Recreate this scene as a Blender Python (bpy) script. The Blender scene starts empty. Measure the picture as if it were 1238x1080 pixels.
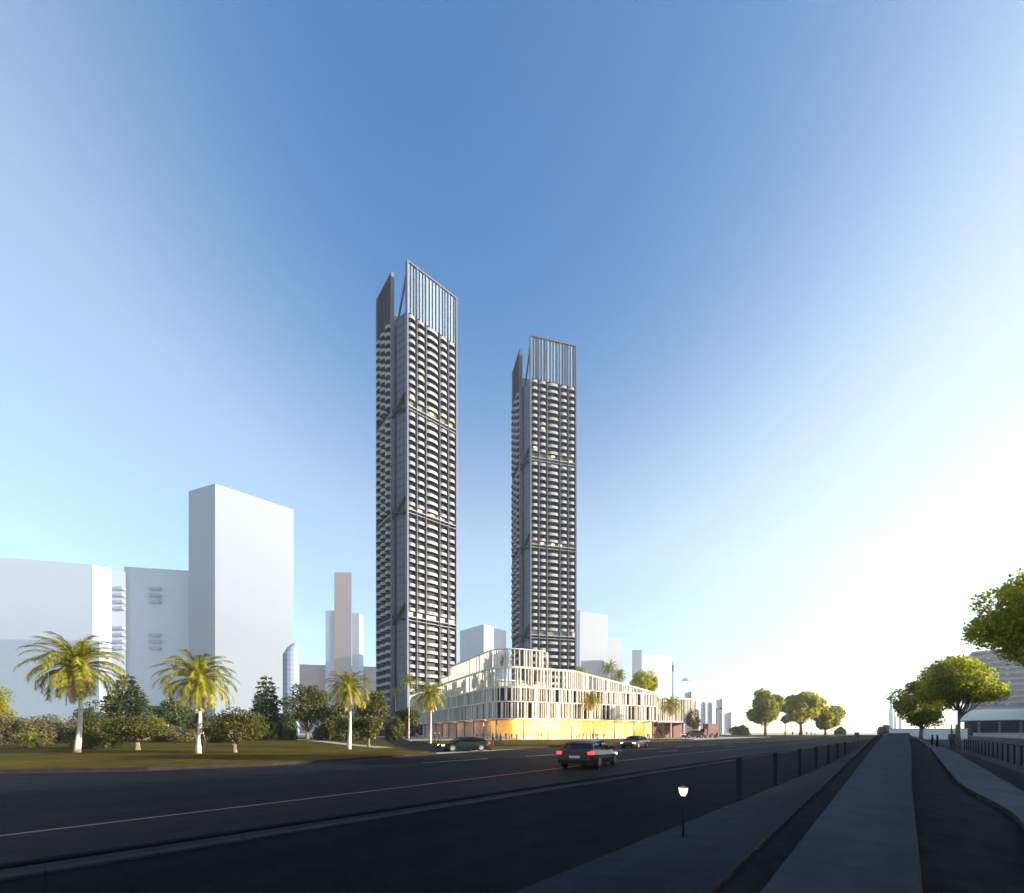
import bpy, math, random
from mathutils import Vector, Matrix
R = math.radians
sc = bpy.context.scene
COL = sc.collection
random.seed(7)
FPX, CX, HY, CAMH = 520.0, 619.0, 886.0, 1.7      # focal length and centre of the lens (photo pixels), eye height

def gp(px, py, z=0.0):
    Y = (CAMH - z) * FPX / (py - HY)
    return Vector(((px - CX) * Y / FPX, Y, z))
def at(px, Y, z=0.0):
    return Vector(((px - CX) * Y / FPX, Y, z))
def zat(py, Y):
    return CAMH + (HY - py) * Y / FPX
ND, DD = Vector((.736, -.677, 0)), Vector((.677, .736, 0))   # across / along the avenue
def qt(q, t, z=0.0):
    p = ND * q + DD * t
    return Vector((p.x, p.y, z))

# ------------------------------------------------------------------ materials
def nd(nt, typ, **kw):
    n = nt.nodes.new(typ)
    for k, v in kw.items():
        setattr(n, k, v)
    return n
def mat(name, col, rough=.7, var=.25, scale=1.5, metal=0., spec=.5, emis=None, estr=0., bump=0., coord='Object', var2=0., scale2=.1):
    m = bpy.data.materials.new(name); m.use_nodes = True
    nt = m.node_tree; b = nt.nodes['Principled BSDF']
    b.inputs['Roughness'].default_value = rough
    b.inputs['Metallic'].default_value = metal
    b.inputs['Specular IOR Level'].default_value = spec
    tc = nd(nt, 'ShaderNodeTexCoord')
    nz = nd(nt, 'ShaderNodeTexNoise'); nz.inputs['Scale'].default_value = scale; nz.inputs['Detail'].default_value = 6
    nt.links.new(tc.outputs[coord], nz.inputs['Vector'])
    rp = nd(nt, 'ShaderNodeValToRGB')
    rp.color_ramp.elements[0].position = .3; rp.color_ramp.elements[1].position = .72
    rp.color_ramp.elements[0].color = [c * (1 - var) for c in col] + [1]
    rp.color_ramp.elements[1].color = [min(1, c * (1 + var)) for c in col] + [1]
    nt.links.new(nz.outputs['Fac'], rp.inputs['Fac'])
    out = rp.outputs['Color']
    if var2:
        n2 = nd(nt, 'ShaderNodeTexNoise'); n2.inputs['Scale'].default_value = scale2; n2.inputs['Detail'].default_value = 4
        nt.links.new(tc.outputs[coord], n2.inputs['Vector'])
        r2 = nd(nt, 'ShaderNodeValToRGB')
        r2.color_ramp.elements[0].position = .35; r2.color_ramp.elements[1].position = .65
        r2.color_ramp.elements[0].color = [1 - var2] * 3 + [1]; r2.color_ramp.elements[1].color = [1, 1, 1, 1]
        nt.links.new(n2.outputs['Fac'], r2.inputs['Fac'])
        mx = nd(nt, 'ShaderNodeMixRGB', blend_type='MULTIPLY'); mx.inputs['Fac'].default_value = 1
        nt.links.new(out, mx.inputs['Color1']); nt.links.new(r2.outputs['Color'], mx.inputs['Color2'])
        out = mx.outputs['Color']
    nt.links.new(out, b.inputs['Base Color'])
    if bump:
        bp = nd(nt, 'ShaderNodeBump'); bp.inputs['Strength'].default_value = bump; bp.inputs['Distance'].default_value = .02
        nb = nd(nt, 'ShaderNodeTexNoise'); nb.inputs['Scale'].default_value = 60; nb.inputs['Detail'].default_value = 4
        nt.links.new(tc.outputs[coord], nb.inputs['Vector'])
        nt.links.new(nb.outputs['Fac'], bp.inputs['Height']); nt.links.new(bp.outputs['Normal'], b.inputs['Normal'])
    if emis:
        b.inputs['Emission Color'].default_value = list(emis) + [1]
        b.inputs['Emission Strength'].default_value = estr
    return m
def avenue_detail(m, joints=0., streak=0.):
    """slab joints across the avenue and long wheel-worn streaks along it"""
    nt = m.node_tree; b = nt.nodes['Principled BSDF']; src = b.inputs['Base Color'].links[0].from_socket
    tc = nd(nt, 'ShaderNodeTexCoord')
    def dot(v):
        d = nd(nt, 'ShaderNodeVectorMath', operation='DOT_PRODUCT'); d.inputs[1].default_value = v; nt.links.new(tc.outputs['Object'], d.inputs[0]); return d.outputs['Value']
    q, t = dot((.736, -.677, 0)), dot((.677, .736, 0))
    def mul(sock, fac_sock, lo):
        mr = nd(nt, 'ShaderNodeMapRange'); mr.inputs['To Min'].default_value = lo; mr.inputs['To Max'].default_value = 1; nt.links.new(fac_sock, mr.inputs['Value'])
        mx = nd(nt, 'ShaderNodeMixRGB', blend_type='MULTIPLY'); mx.inputs['Fac'].default_value = 1
        nt.links.new(sock, mx.inputs['Color1']); nt.links.new(mr.outputs['Result'], mx.inputs['Color2']); return mx.outputs['Color']
    if streak:
        cb = nd(nt, 'ShaderNodeCombineXYZ'); a = nd(nt, 'ShaderNodeMath', operation='MULTIPLY'); a.inputs[1].default_value = .03
        nt.links.new(t, a.inputs[0]); nt.links.new(q, cb.inputs[0]); nt.links.new(a.outputs[0], cb.inputs[1])
        nz = nd(nt, 'ShaderNodeTexNoise'); nz.inputs['Scale'].default_value = .9; nz.inputs['Detail'].default_value = 5; nt.links.new(cb.outputs[0], nz.inputs['Vector'])
        mr = nd(nt, 'ShaderNodeMapRange'); mr.inputs['From Min'].default_value = .35; mr.inputs['From Max'].default_value = .65; nt.links.new(nz.outputs['Fac'], mr.inputs['Value'])
        src = mul(src, mr.outputs['Result'], 1 - streak)
    if joints:
        d = nd(nt, 'ShaderNodeMath', operation='DIVIDE'); d.inputs[1].default_value = joints; nt.links.new(t, d.inputs[0])
        f = nd(nt, 'ShaderNodeMath', operation='FRACT'); nt.links.new(d.outputs[0], f.inputs[0])
        g = nd(nt, 'ShaderNodeMath', operation='GREATER_THAN'); g.inputs[1].default_value = .014 / joints; nt.links.new(f.outputs[0], g.inputs[0])
        src = mul(src, g.outputs[0], .45)
    nt.links.new(src, b.inputs['Base Color'])
def leafmat(name, c0, c1, trans=.35, scale=.6):
    """foliage: colour differs leaf to leaf, light passes through the leaves"""
    m = bpy.data.materials.new(name); m.use_nodes = True
    nt = m.node_tree; b = nt.nodes['Principled BSDF']; out = nt.nodes['Material Output']
    b.inputs['Roughness'].default_value = .55; b.inputs['Specular IOR Level'].default_value = .25
    g = nd(nt, 'ShaderNodeNewGeometry')
    tc = nd(nt, 'ShaderNodeTexCoord'); nz = nd(nt, 'ShaderNodeTexNoise'); nz.inputs['Scale'].default_value = scale
    nt.links.new(tc.outputs['Object'], nz.inputs['Vector'])
    ad = nd(nt, 'ShaderNodeMath', operation='MULTIPLY_ADD'); ad.inputs[1].default_value = .55
    nt.links.new(g.outputs['Random Per Island'], ad.inputs[0]); 
    sb = nd(nt, 'ShaderNodeMath', operation='SUBTRACT'); sb.inputs[1].default_value = .28
    nt.links.new(nz.outputs['Fac'], sb.inputs[0]); nt.links.new(sb.outputs[0], ad.inputs[2])
    rp = nd(nt, 'ShaderNodeValToRGB')
    rp.color_ramp.elements[0].color = list(c0) + [1]; rp.color_ramp.elements[1].color = list(c1) + [1]
    nt.links.new(ad.outputs[0], rp.inputs['Fac']); nt.links.new(rp.outputs['Color'], b.inputs['Base Color'])
    tr = nd(nt, 'ShaderNodeBsdfTranslucent'); nt.links.new(rp.outputs['Color'], tr.inputs['Color'])
    mx = nd(nt, 'ShaderNodeMixShader'); mx.inputs['Fac'].default_value = trans
    nt.links.new(b.outputs['BSDF'], mx.inputs[1]); nt.links.new(tr.outputs['BSDF'], mx.inputs[2])
    nt.links.new(mx.outputs['Shader'], out.inputs['Surface'])
    return m
def glassmat(name, col, rough=.08, transp=0., lit=0., cell=(1., 1., 3.94), spec=.6, var=.35):
    """glazing: panes that differ a little from one another, a few of them lit from inside"""
    m = bpy.data.materials.new(name); m.use_nodes = True
    nt = m.node_tree; b = nt.nodes['Principled BSDF']; out = nt.nodes['Material Output']
    b.inputs['Roughness'].default_value = rough; b.inputs['Specular IOR Level'].default_value = spec
    tc = nd(nt, 'ShaderNodeTexCoord'); mp = nd(nt, 'ShaderNodeVectorMath', operation='DIVIDE'); mp.inputs[1].default_value = cell
    fl = nd(nt, 'ShaderNodeVectorMath', operation='FLOOR'); wn = nd(nt, 'ShaderNodeTexWhiteNoise', noise_dimensions='3D')
    nt.links.new(tc.outputs['Object'], mp.inputs[0]); nt.links.new(mp.outputs[0], fl.inputs[0]); nt.links.new(fl.outputs[0], wn.inputs['Vector'])
    rp = nd(nt, 'ShaderNodeValToRGB')
    rp.color_ramp.elements[0].color = [c * (1 - var) for c in col] + [1]; rp.color_ramp.elements[1].color = [c * (1 + var) for c in col] + [1]
    nt.links.new(wn.outputs['Value'], rp.inputs['Fac']); nt.links.new(rp.outputs['Color'], b.inputs['Base Color'])
    if lit:
        gt = nd(nt, 'ShaderNodeMath', operation='GREATER_THAN'); gt.inputs[1].default_value = 1 - lit
        nt.links.new(wn.outputs['Value'], gt.inputs[0])
        ml = nd(nt, 'ShaderNodeMath', operation='MULTIPLY'); ml.inputs[1].default_value = .45
        nt.links.new(gt.outputs[0], ml.inputs[0])
        b.inputs['Emission Color'].default_value = (1, .72, .32, 1); nt.links.new(ml.outputs[0], b.inputs['Emission Strength'])
    if transp:
        tr = nd(nt, 'ShaderNodeBsdfTransparent'); tr.inputs['Color'].default_value = (.86, .92, .97, 1)
        mx = nd(nt, 'ShaderNodeMixShader'); mx.inputs['Fac'].default_value = transp
        nt.links.new(b.outputs['BSDF'], mx.inputs[1]); nt.links.new(tr.outputs['BSDF'], mx.inputs[2])
        nt.links.new(mx.outputs['Shader'], out.inputs['Surface'])
    return m
def emit(name, col, s):
    return mat(name, col, .4, .05, 4, emis=col, estr=s)
def bandmat(name, c0, c1, floor=4., duty=.45, bay=3.):
    """far facade: rows of windows between pale bands"""
    m = bpy.data.materials.new(name); m.use_nodes = True
    nt = m.node_tree; b = nt.nodes['Principled BSDF']; b.inputs['Roughness'].default_value = .6
    tc = nd(nt, 'ShaderNodeTexCoord'); sx = nd(nt, 'ShaderNodeSeparateXYZ'); nt.links.new(tc.outputs['Object'], sx.inputs[0])
    def stripe(sock, per, du):
        d = nd(nt, 'ShaderNodeMath', operation='DIVIDE'); d.inputs[1].default_value = per; nt.links.new(sock, d.inputs[0])
        f = nd(nt, 'ShaderNodeMath', operation='FRACT'); nt.links.new(d.outputs[0], f.inputs[0])
        l = nd(nt, 'ShaderNodeMath', operation='LESS_THAN'); l.inputs[1].default_value = du; nt.links.new(f.outputs[0], l.inputs[0])
        return l.outputs[0]
    a = stripe(sx.outputs['Z'], floor, duty)
    sm = nd(nt, 'ShaderNodeMath', operation='ADD'); nt.links.new(sx.outputs['X'], sm.inputs[0]); nt.links.new(sx.outputs['Y'], sm.inputs[1])
    c = stripe(sm.outputs[0], bay, .8)
    mu = nd(nt, 'ShaderNodeMath', operation='MULTIPLY'); nt.links.new(a, mu.inputs[0]); nt.links.new(c, mu.inputs[1])
    mx = nd(nt, 'ShaderNodeMixRGB'); mx.inputs['Color1'].default_value = list(c0) + [1]; mx.inputs['Color2'].default_value = list(c1) + [1]
    nt.links.new(mu.outputs[0], mx.inputs['Fac']); nt.links.new(mx.outputs['Color'], b.inputs['Base Color'])
    return m

M = dict(
    ground=mat('pale_paving', (.34, .31, .27), .9, .15, .6, var2=.2, scale2=.04, coord='Object'),
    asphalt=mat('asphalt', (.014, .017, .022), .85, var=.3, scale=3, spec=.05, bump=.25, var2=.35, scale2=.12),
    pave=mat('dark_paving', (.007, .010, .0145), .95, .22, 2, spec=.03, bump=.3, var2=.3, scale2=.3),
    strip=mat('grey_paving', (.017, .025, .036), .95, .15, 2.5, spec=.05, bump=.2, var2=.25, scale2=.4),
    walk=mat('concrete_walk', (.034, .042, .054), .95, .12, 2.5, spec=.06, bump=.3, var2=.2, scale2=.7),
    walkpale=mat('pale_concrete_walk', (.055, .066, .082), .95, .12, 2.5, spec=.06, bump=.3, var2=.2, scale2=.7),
    ditch=mat('dark_soil', (.008, .011, .015), .95, .4, 3, spec=.03, bump=.5),
    kerb=mat('kerb_stone', (.028, .027, .028), .9, .2, 2, spec=.05),
    lawn=mat('lawn_turf', (.10, .074, .005), .95, spec=.05, var=.3, scale=1.2, bump=.6, var2=.5, scale2=.16),
    signwhite=mat('white_sign_added_glow', (.75, .75, .74), .6, .05, 3, emis=(1, .97, .95), estr=.3),  # faint glow added so the shaded board still looks white
    white=mat('white_paint', (.75, .75, .74), .6, .06, 3),
    marking=mat('lane_paint', (.30, .30, .31), .7, .3, 4),
    red=mat('light_trail_red', (.30, .05, .03), .6, .25, 2),  # red of tail-light trails, laid on the road as colour
    parapet=mat('cream_render', (.265, .278, .31), .7, .06, 1),
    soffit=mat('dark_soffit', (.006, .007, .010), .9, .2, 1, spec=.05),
    frame=mat('pale_metal_frame', (.09, .096, .145), .6, .08, 1),
    darkmetal=mat('dark_metal', (.012, .013, .016), .7, .25, 3, spec=.15),
    glaze=glassmat('dark_glazing', (.007, .008, .012), .4, lit=.004, cell=(2.4, 2.4, 3.94), spec=.1),
    bandglaze=glassmat('refuge_floor_glazing', (.16, .15, .12), .3, lit=.12, cell=(2.2, 2.2, 9)),
    blue=glassmat('blue_glass', (.032, .040, .072), .35, cell=(1.6, 1.6, 3.94), spec=.5, var=.15),
    crown=glassmat('crown_glass', (.34, .46, .62), .15, transp=.5, cell=(1.3, 1.3, 40)),
    louvre=mat('dark_louvre', (.012, .013, .021), .8, .2, 2),
    fin=mat('limestone_fin', (.56, .515, .46), .75, .1, .6),
    podglaze=glassmat('podium_glazing', (.020, .020, .024), .4, spec=.2, lit=.03, cell=(1.1, 1.1, 4.), var=.8),
    glow=mat('lit_shopfront', (.62, .36, .11), .6, .15, 1.2, emis=(1, .43, .06), estr=.17),
    glowdim=mat('dim_shopfront', (.34, .24, .18), .6, .3, .5, emis=(1, .5, .3), estr=.015),
    slab=mat('terrace_slab', (.5, .48, .45), .8, .1, 1),
    redroom=mat('maroon_panel', (.14, .035, .03), .7, .3, 1),
    bark=mat('bark', (.17, .13, .09), .9, .35, 4),
    palmbark=mat('pale_palm_bark', (.52, .46, .38), .85, .25, 6),
    skirt=leafmat('dead_frond', (.36, .25, .14), (.60, .47, .30), .3),
    palm=leafmat('palm_frond', (.06, .11, .010), (.46, .40, .045), .4),
    olive=leafmat('olive_leaf', (.018, .028, .006), (.135, .135, .024), .35),
    green=leafmat('green_leaf', (.07, .11, .005), (.46, .46, .02), .68),
    conifer=leafmat('conifer_needle', (.010, .022, .007), (.075, .095, .022), .2),
    lime=leafmat('lime_leaf', (.15, .19, .005), (.62, .57, .02), .7),
    dry=leafmat('dry_shrub_leaf', (.06, .05, .02), (.16, .135, .055), .3),
    carblack=mat('dark_car_paint', (.040, .024, .017), .3, .1, 2, spec=.4),
    carteal=mat('dark_green_car_paint', (.005, .010, .010), .35, .1, 2, spec=.2),
    carglass=glassmat('car_glass', (.008, .009, .012), .1, spec=.25),
    tyre=mat('tyre_rubber', (.015, .015, .016), .85, .2, 5),
    rim=mat('alloy_rim', (.35, .35, .36), .35, .1, 5, metal=.8),
    tail=emit('tail_lamp', (1, .03, .02), 1.2),
    head=emit('head_lamp', (1, .75, .5), 2),
    plate=mat('number_plate', (.5, .5, .48), .6, .05, 4),
    torch=emit('torch_shade', (1, .55, .27), 1.5),
    skin=mat('skin', (.32, .2, .14), .6, .1, 8),
    coat=mat('dark_cloth', (.03, .03, .036), .9, .2, 8),
    coat2=mat('brown_cloth', (.09, .055, .04), .9, .2, 8),
    trousers=mat('black_cloth', (.018, .018, .022), .9, .2, 8),
    robe=mat('white_cloth', (.5, .48, .45), .9, .1, 8),
    hazewhite=bandmat('pale_facade', (.165, .205, .265), (.15, .19, .255)),  # pale and grey facades: part of the haze fade is mixed into the colour
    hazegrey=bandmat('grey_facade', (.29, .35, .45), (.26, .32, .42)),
    hazeshade=bandmat('shade_lifted_facade', (.34, .40, .50), (.29, .35, .46)),  # lighter copy whose colour makes up for the shade on these blocks
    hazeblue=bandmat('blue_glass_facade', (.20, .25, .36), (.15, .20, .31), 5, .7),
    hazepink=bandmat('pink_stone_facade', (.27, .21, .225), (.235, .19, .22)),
    banded=bandmat('louvred_facade', (.24, .25, .28), (.07, .075, .09), 3.2, .55, 7.),
    stone=mat('pale_rubble', (.42, .39, .35), .95, .5, 3, bump=.8),
    brown=mat('brown_board', (.13, .075, .05), .8, .25, 3),
)

avenue_detail(M['asphalt'], 0, .4); avenue_detail(M['walk'], 1.2, .25); avenue_detail(M['walkpale'], 1.2, .2); avenue_detail(M['pave'], .6, .3); avenue_detail(M['strip'], .6, .3); avenue_detail(M['kerb'], 1.0)
# ------------------------------------------------------------------ mesh helpers
class MB:
    def __init__(s): s.v, s.f, s.m = [], [], []
    def add(s, vs, fs, mi=0):
        o = len(s.v); s.v += [tuple(p) for p in vs]
        for f in fs:
            s.f.append([i + o for i in f]); s.m.append(mi)
    def box(s, x0, x1, y0, y1, z0, z1, mi=0, T=None):
        vs = [(x0, y0, z0), (x1, y0, z0), (x1, y1, z0), (x0, y1, z0), (x0, y0, z1), (x1, y0, z1), (x1, y1, z1), (x0, y1, z1)]
        if T is not None: vs = [T @ Vector(p) for p in vs]
        s.add(vs, [(0, 3, 2, 1), (4, 5, 6, 7), (0, 1, 5, 4), (1, 2, 6, 5), (2, 3, 7, 6), (3, 0, 4, 7)], mi)
    def prism(s, poly, z0, z1, mi=0, top=None):
        n = len(poly)
        vs = [(p[0], p[1], z0) for p in poly] + [(p[0], p[1], (z1 if not callable(z1) else z1(p))) for p in poly]
        s.add(vs, [(i, (i + 1) % n, n + (i + 1) % n, n + i) for i in range(n)], mi)
        s.add(vs, [list(range(n))[::-1], [n + i for i in range(n)]], mi if top is None else top)
    def sheet(s, poly, z, mi=0):
        s.add([(p[0], p[1], z) for p in poly], [list(range(len(poly)))], mi)
    def tube(s, pts, rad, n=8, mi=0, cap=True):
        rings = []
        for i, p in enumerate(pts):
            p = Vector(p)
            d = (Vector(pts[min(i + 1, len(pts) - 1)]) - Vector(pts[max(i - 1, 0)])).normalized()
            a = d.orthogonal().normalized() if abs(d.z) < .95 else Vector((1, 0, 0))
            a = (a - d * a.dot(d)).normalized(); b = d.cross(a)
            r = rad[i] if isinstance(rad, (list, tuple)) else rad
            rings.append([p + (a * math.cos(2 * math.pi * k / n) + b * math.sin(2 * math.pi * k / n)) * r for k in range(n)])
        o = len(s.v)
        for r_ in rings: s.v += [tuple(p) for p in r_]
        for i in range(len(rings) - 1):
            for k in range(n):
                s.f.append([o + i * n + k, o + i * n + (k + 1) % n, o + (i + 1) * n + (k + 1) % n, o + (i + 1) * n + k]); s.m.append(mi)
        if cap:
            s.f.append([o + k for k in range(n)][::-1]); s.m.append(mi)
            s.f.append([o + (len(rings) - 1) * n + k for k in range(n)]); s.m.append(mi)
    def build(s, name, mats, parent=None, smooth=False, kind=None):
        me = bpy.data.meshes.new(name)
        me.from_pydata(s.v, [], s.f)
        for m_ in (mats if isinstance(mats, (list, tuple)) else [mats]): me.materials.append(m_)
        me.polygons.foreach_set('material_index', s.m)
        if smooth: me.polygons.foreach_set('use_smooth', [True] * len(me.polygons))
        me.update()
        o = bpy.data.objects.new(name, me); COL.objects.link(o)
        if parent: o.parent = parent
        if kind: o['kind'] = kind
        return o
def tag(o, label, cat, group=None):
    o['label'] = label; o['category'] = cat
    if group: o['group'] = group
    return o
def thing(name, label, cat, loc=(0, 0, 0), rz=0., group=None, scale=1.):
    o = bpy.data.objects.new(name, None); COL.objects.link(o)
    o.location = loc; o.rotation_euler = (0, 0, rz); o.scale = (scale,) * 3; o.empty_display_size = .2
    return tag(o, label, cat, group)
def kids(o):
    return [c for c in COL.objects if c.parent == o]
def copy_tree(o, loc=None, rz=None, scale=None, label=None, group=None, parent=None):
    c = o.copy(); COL.objects.link(c)
    if parent: c.parent = parent
    for k in kids(o): copy_tree(k, parent=c)
    if loc is not None: c.location = loc
    if rz is not None: c.rotation_euler = (0, 0, rz)
    if scale is not None: c.scale = (scale,) * 3 if not isinstance(scale, tuple) else scale
    if label: c['label'] = label
    if group: c['group'] = group
    return c
def structure(mb, name, mats): return mb.build(name, mats, kind='structure')

# ------------------------------------------------------------------ ground
g = MB(); g.sheet([(-1500, -200), (1500, -200), (1500, 2600), (-1500, 2600)], -.03); structure(g, 'ground', M['ground'])
EDGE = [(-250, 16.5), (-60, 17), (-30, 17.6), (-22, 18.2), (-16.5, 19.6), (-12.6, 22.4), (-9.2, 28), (-6.2, 34)]      # lawn edge
g = MB()
road = EDGE + [(1.9, 46.5), (18, 68), (40, 97), tuple(qt(-40, 200))[:2], tuple(qt(-44, 430))[:2], tuple(qt(-7.4, 430))[:2], tuple(qt(-7.4, -70))[:2], (-250, -90)]
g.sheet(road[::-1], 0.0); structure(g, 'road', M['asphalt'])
g = MB(); g.sheet([qt(3.4, -40), qt(24, -40), qt(24, 330), qt(3.4, 330)], 0.0); structure(g, 'side_road', M['asphalt'])
# lawns with kerbs
def lawn(poly, kerb_pts, name, z=.12):
    b = MB(); b.prism(poly, -.02, z); structure(b, name, M['lawn'])
    b = MB()
    for a, c in zip(kerb_pts[:-1], kerb_pts[1:]):
        a, c = Vector((a[0], a[1], 0)), Vector((c[0], c[1], 0)); d = (c - a).normalized(); n = Vector((d.y, -d.x, 0)) * .22
        p = [a - d * .04, c + d * .04, c + d * .04 + n, a - d * .04 + n]
        b.prism([(q.x, q.y) for q in p], -.02, z + .02)
    structure(b, 'kerb', M['kerb'])
A = EDGE + [(-7.5, 37.5), (-13.5, 50), (-24, 82), (-38, 124), (-46, 150)]
lawn(A + [(-250, 150)], A, 'lawn')
Bk = [(-2.2, 43), (1.9, 47.6), (18, 69), (40, 98), (45, 107)]
lawn(Bk + [(46, 112), (38, 115), (-8, 92), (-20, 86), (-9, 58), (-4.5, 47)], Bk, 'lawn_verge')
g = MB(); g.sheet([(-7.2, 36.8), (-2.6, 43.2), (-4.7, 47), (-9.2, 58), (-20.2, 86), (-36, 140), (-45.8, 150), (-38, 124), (-24, 82), (-13.4, 50)][::-1], .004); structure(g, 'driveway', M['asphalt'])
# a pale footpath over the lawn
g = MB(); pp = [(-66, 122), (-47, 96), (-33, 76), (-22, 58), (-13.2, 45)]
for a, c in zip(pp[:-1], pp[1:]):
    g.add([(a[0] - .7, a[1] - .7, .126), (a[0] + .7, a[1] + .7, .126), (c[0] + .7, c[1] + .7, .126), (c[0] - .7, c[1] - .7, .126)], [(0, 3, 2, 1)])
structure(g, 'footpath', M['ground'])
# verge under the avenue trees
g = MB(); pts = [at(880, 178), at(1030, 178), at(1060, 230), at(870, 230)]
g.prism([(p.x, p.y) for p in pts], -.02, .5); structure(g, 'grass_verge', M['lawn'])
# lane paint
g = MB()
def stripe(b, q0, q1, t0, t1, w, z=.004):
    n = max(1, int((t1 - t0) / 8))
    for i in range(n):
        a, c = t0 + (t1 - t0) * i / n, t0 + (t1 - t0) * (i + 1) / n
        qa, qc = q0 + (q1 - q0) * i / n, q0 + (q1 - q0) * (i + 1) / n
        b.add([qt(qa - w, a, z), qt(qa + w, a, z), qt(qc + w, c, z), qt(qc - w, c, z)], [(0, 1, 2, 3)])
for k, t in enumerate(range(-8, 260, 9)):
    if t > 8: stripe(g, -20.2, -20.2, t + 4.5, t + 9.6, .08)
    if t > 30 and k % 2: stripe(g, -16.2, -16.2, t, t + 4, .07)
structure(g, 'lane_marking', M['marking'])
g = MB(); stripe(g, -10.6, -13.2, -6, 30, .05); stripe(g, -13.2, -13.6, 30, 240, .05); structure(g, 'tail_light_trail', M['red'])  # streak of passing tail lights, drawn as a flat red line
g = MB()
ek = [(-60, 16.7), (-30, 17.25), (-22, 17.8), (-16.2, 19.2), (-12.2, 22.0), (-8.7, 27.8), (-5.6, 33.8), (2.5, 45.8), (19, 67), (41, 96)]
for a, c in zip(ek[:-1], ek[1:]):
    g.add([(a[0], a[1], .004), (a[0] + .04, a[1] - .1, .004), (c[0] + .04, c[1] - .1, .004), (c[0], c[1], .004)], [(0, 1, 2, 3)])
structure(g, 'tail_light_edge_trail', M['red'])  # second tail-light streak, painted along the lawn edge

# foreground pavement, ramped footway, ditch and second footway (each strip a ruled surface along the avenue)
def rampz(t): return min(1.55, max(0., .05 * (t - 4.0)))
def ruled(name, q0, q1, f0, f1, dz, material, t0=-12, t1=80, wob=None):
    b = MB(); ts = [t0 + i * .8 for i in range(int((t1 - t0) / .8) + 1)]
    vs, fs = [], []
    for t in ts:
        a0, a1 = q0(t) if callable(q0) else q0, q1(t) if callable(q1) else q1
        vs += [qt(a0, t, rampz(t) * f0 + dz), qt(a1, t, rampz(t) * f1 + dz)]
    fs = [(2 * i, 2 * i + 1, 2 * i + 3, 2 * i + 2) for i in range(len(ts) - 1)]
    b.add(vs, fs); return structure(b, name, material)
RE = lambda t: .07 + (.018 * math.sin(t * .35) if t > 3 else 0)
RW0 = lambda t: 1.0 + .45 * math.exp(-((t - 11.5) / 3.2) ** 2) * .9
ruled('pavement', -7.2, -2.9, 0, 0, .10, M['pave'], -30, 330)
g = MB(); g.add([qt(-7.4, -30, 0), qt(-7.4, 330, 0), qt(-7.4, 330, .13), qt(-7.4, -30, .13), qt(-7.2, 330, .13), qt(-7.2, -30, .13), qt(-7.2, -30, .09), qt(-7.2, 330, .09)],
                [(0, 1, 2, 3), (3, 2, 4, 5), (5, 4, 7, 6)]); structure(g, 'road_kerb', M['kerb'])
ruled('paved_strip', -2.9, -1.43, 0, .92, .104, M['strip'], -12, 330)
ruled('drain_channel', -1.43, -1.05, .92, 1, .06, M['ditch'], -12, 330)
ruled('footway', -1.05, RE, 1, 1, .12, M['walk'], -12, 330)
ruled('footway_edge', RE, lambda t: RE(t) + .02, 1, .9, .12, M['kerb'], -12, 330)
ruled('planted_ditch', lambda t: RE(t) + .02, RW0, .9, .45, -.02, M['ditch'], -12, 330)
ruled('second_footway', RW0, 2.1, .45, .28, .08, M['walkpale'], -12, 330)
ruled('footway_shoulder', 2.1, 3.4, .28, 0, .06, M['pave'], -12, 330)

# ------------------------------------------------------------------ towers
FH = 3.94; BODY = 206.0; TOP = 229.4; W = 28.5
CB = [.55, 5.3, 10.3, 18.1, 23.2, 27.95]
REF = (58.0, 110.0, 160.0)
def balcony(mb, T, wid, z, proj=1.85, dep=.5):
    """one balcony: bowed slab with dark soffit and a solid pale parapet; local x along the wall, y outwards"""
    n = 9; pts = []
    for i in range(n + 1):
        xi = -1 + 2 * i / n
        y = dep + (proj - dep) * (1 - abs(xi) ** 3.2)
        pts.append((wid / 2 * xi, y))
    zb, zt = z - .36, z + 1.2
    inn = [(x * .965, y - .14) for x, y in pts]
    N = n + 1
    vs = [T @ Vector((x, y, zb)) for x, y in pts] + [T @ Vector((x, y, zt)) for x, y in pts] + \
         [T @ Vector((x, y, zt)) for x, y in inn] + [T @ Vector((x, y, z)) for x, y in inn]
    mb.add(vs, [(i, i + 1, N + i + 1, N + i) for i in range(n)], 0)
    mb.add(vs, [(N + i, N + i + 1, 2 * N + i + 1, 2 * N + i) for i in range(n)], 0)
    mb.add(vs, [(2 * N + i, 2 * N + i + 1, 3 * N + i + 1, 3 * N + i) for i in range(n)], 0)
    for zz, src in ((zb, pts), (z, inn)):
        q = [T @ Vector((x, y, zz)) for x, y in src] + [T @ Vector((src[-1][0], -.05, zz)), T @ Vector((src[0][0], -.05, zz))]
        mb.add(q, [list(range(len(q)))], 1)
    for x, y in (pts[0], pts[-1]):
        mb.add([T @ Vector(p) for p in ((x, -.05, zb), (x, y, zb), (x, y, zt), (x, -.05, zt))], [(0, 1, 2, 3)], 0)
def wall_frame(ox, oy, ang):
    return Matrix.Translation((ox, oy, 0)) @ Matrix.Rotation(ang, 4, 'Z')
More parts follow.
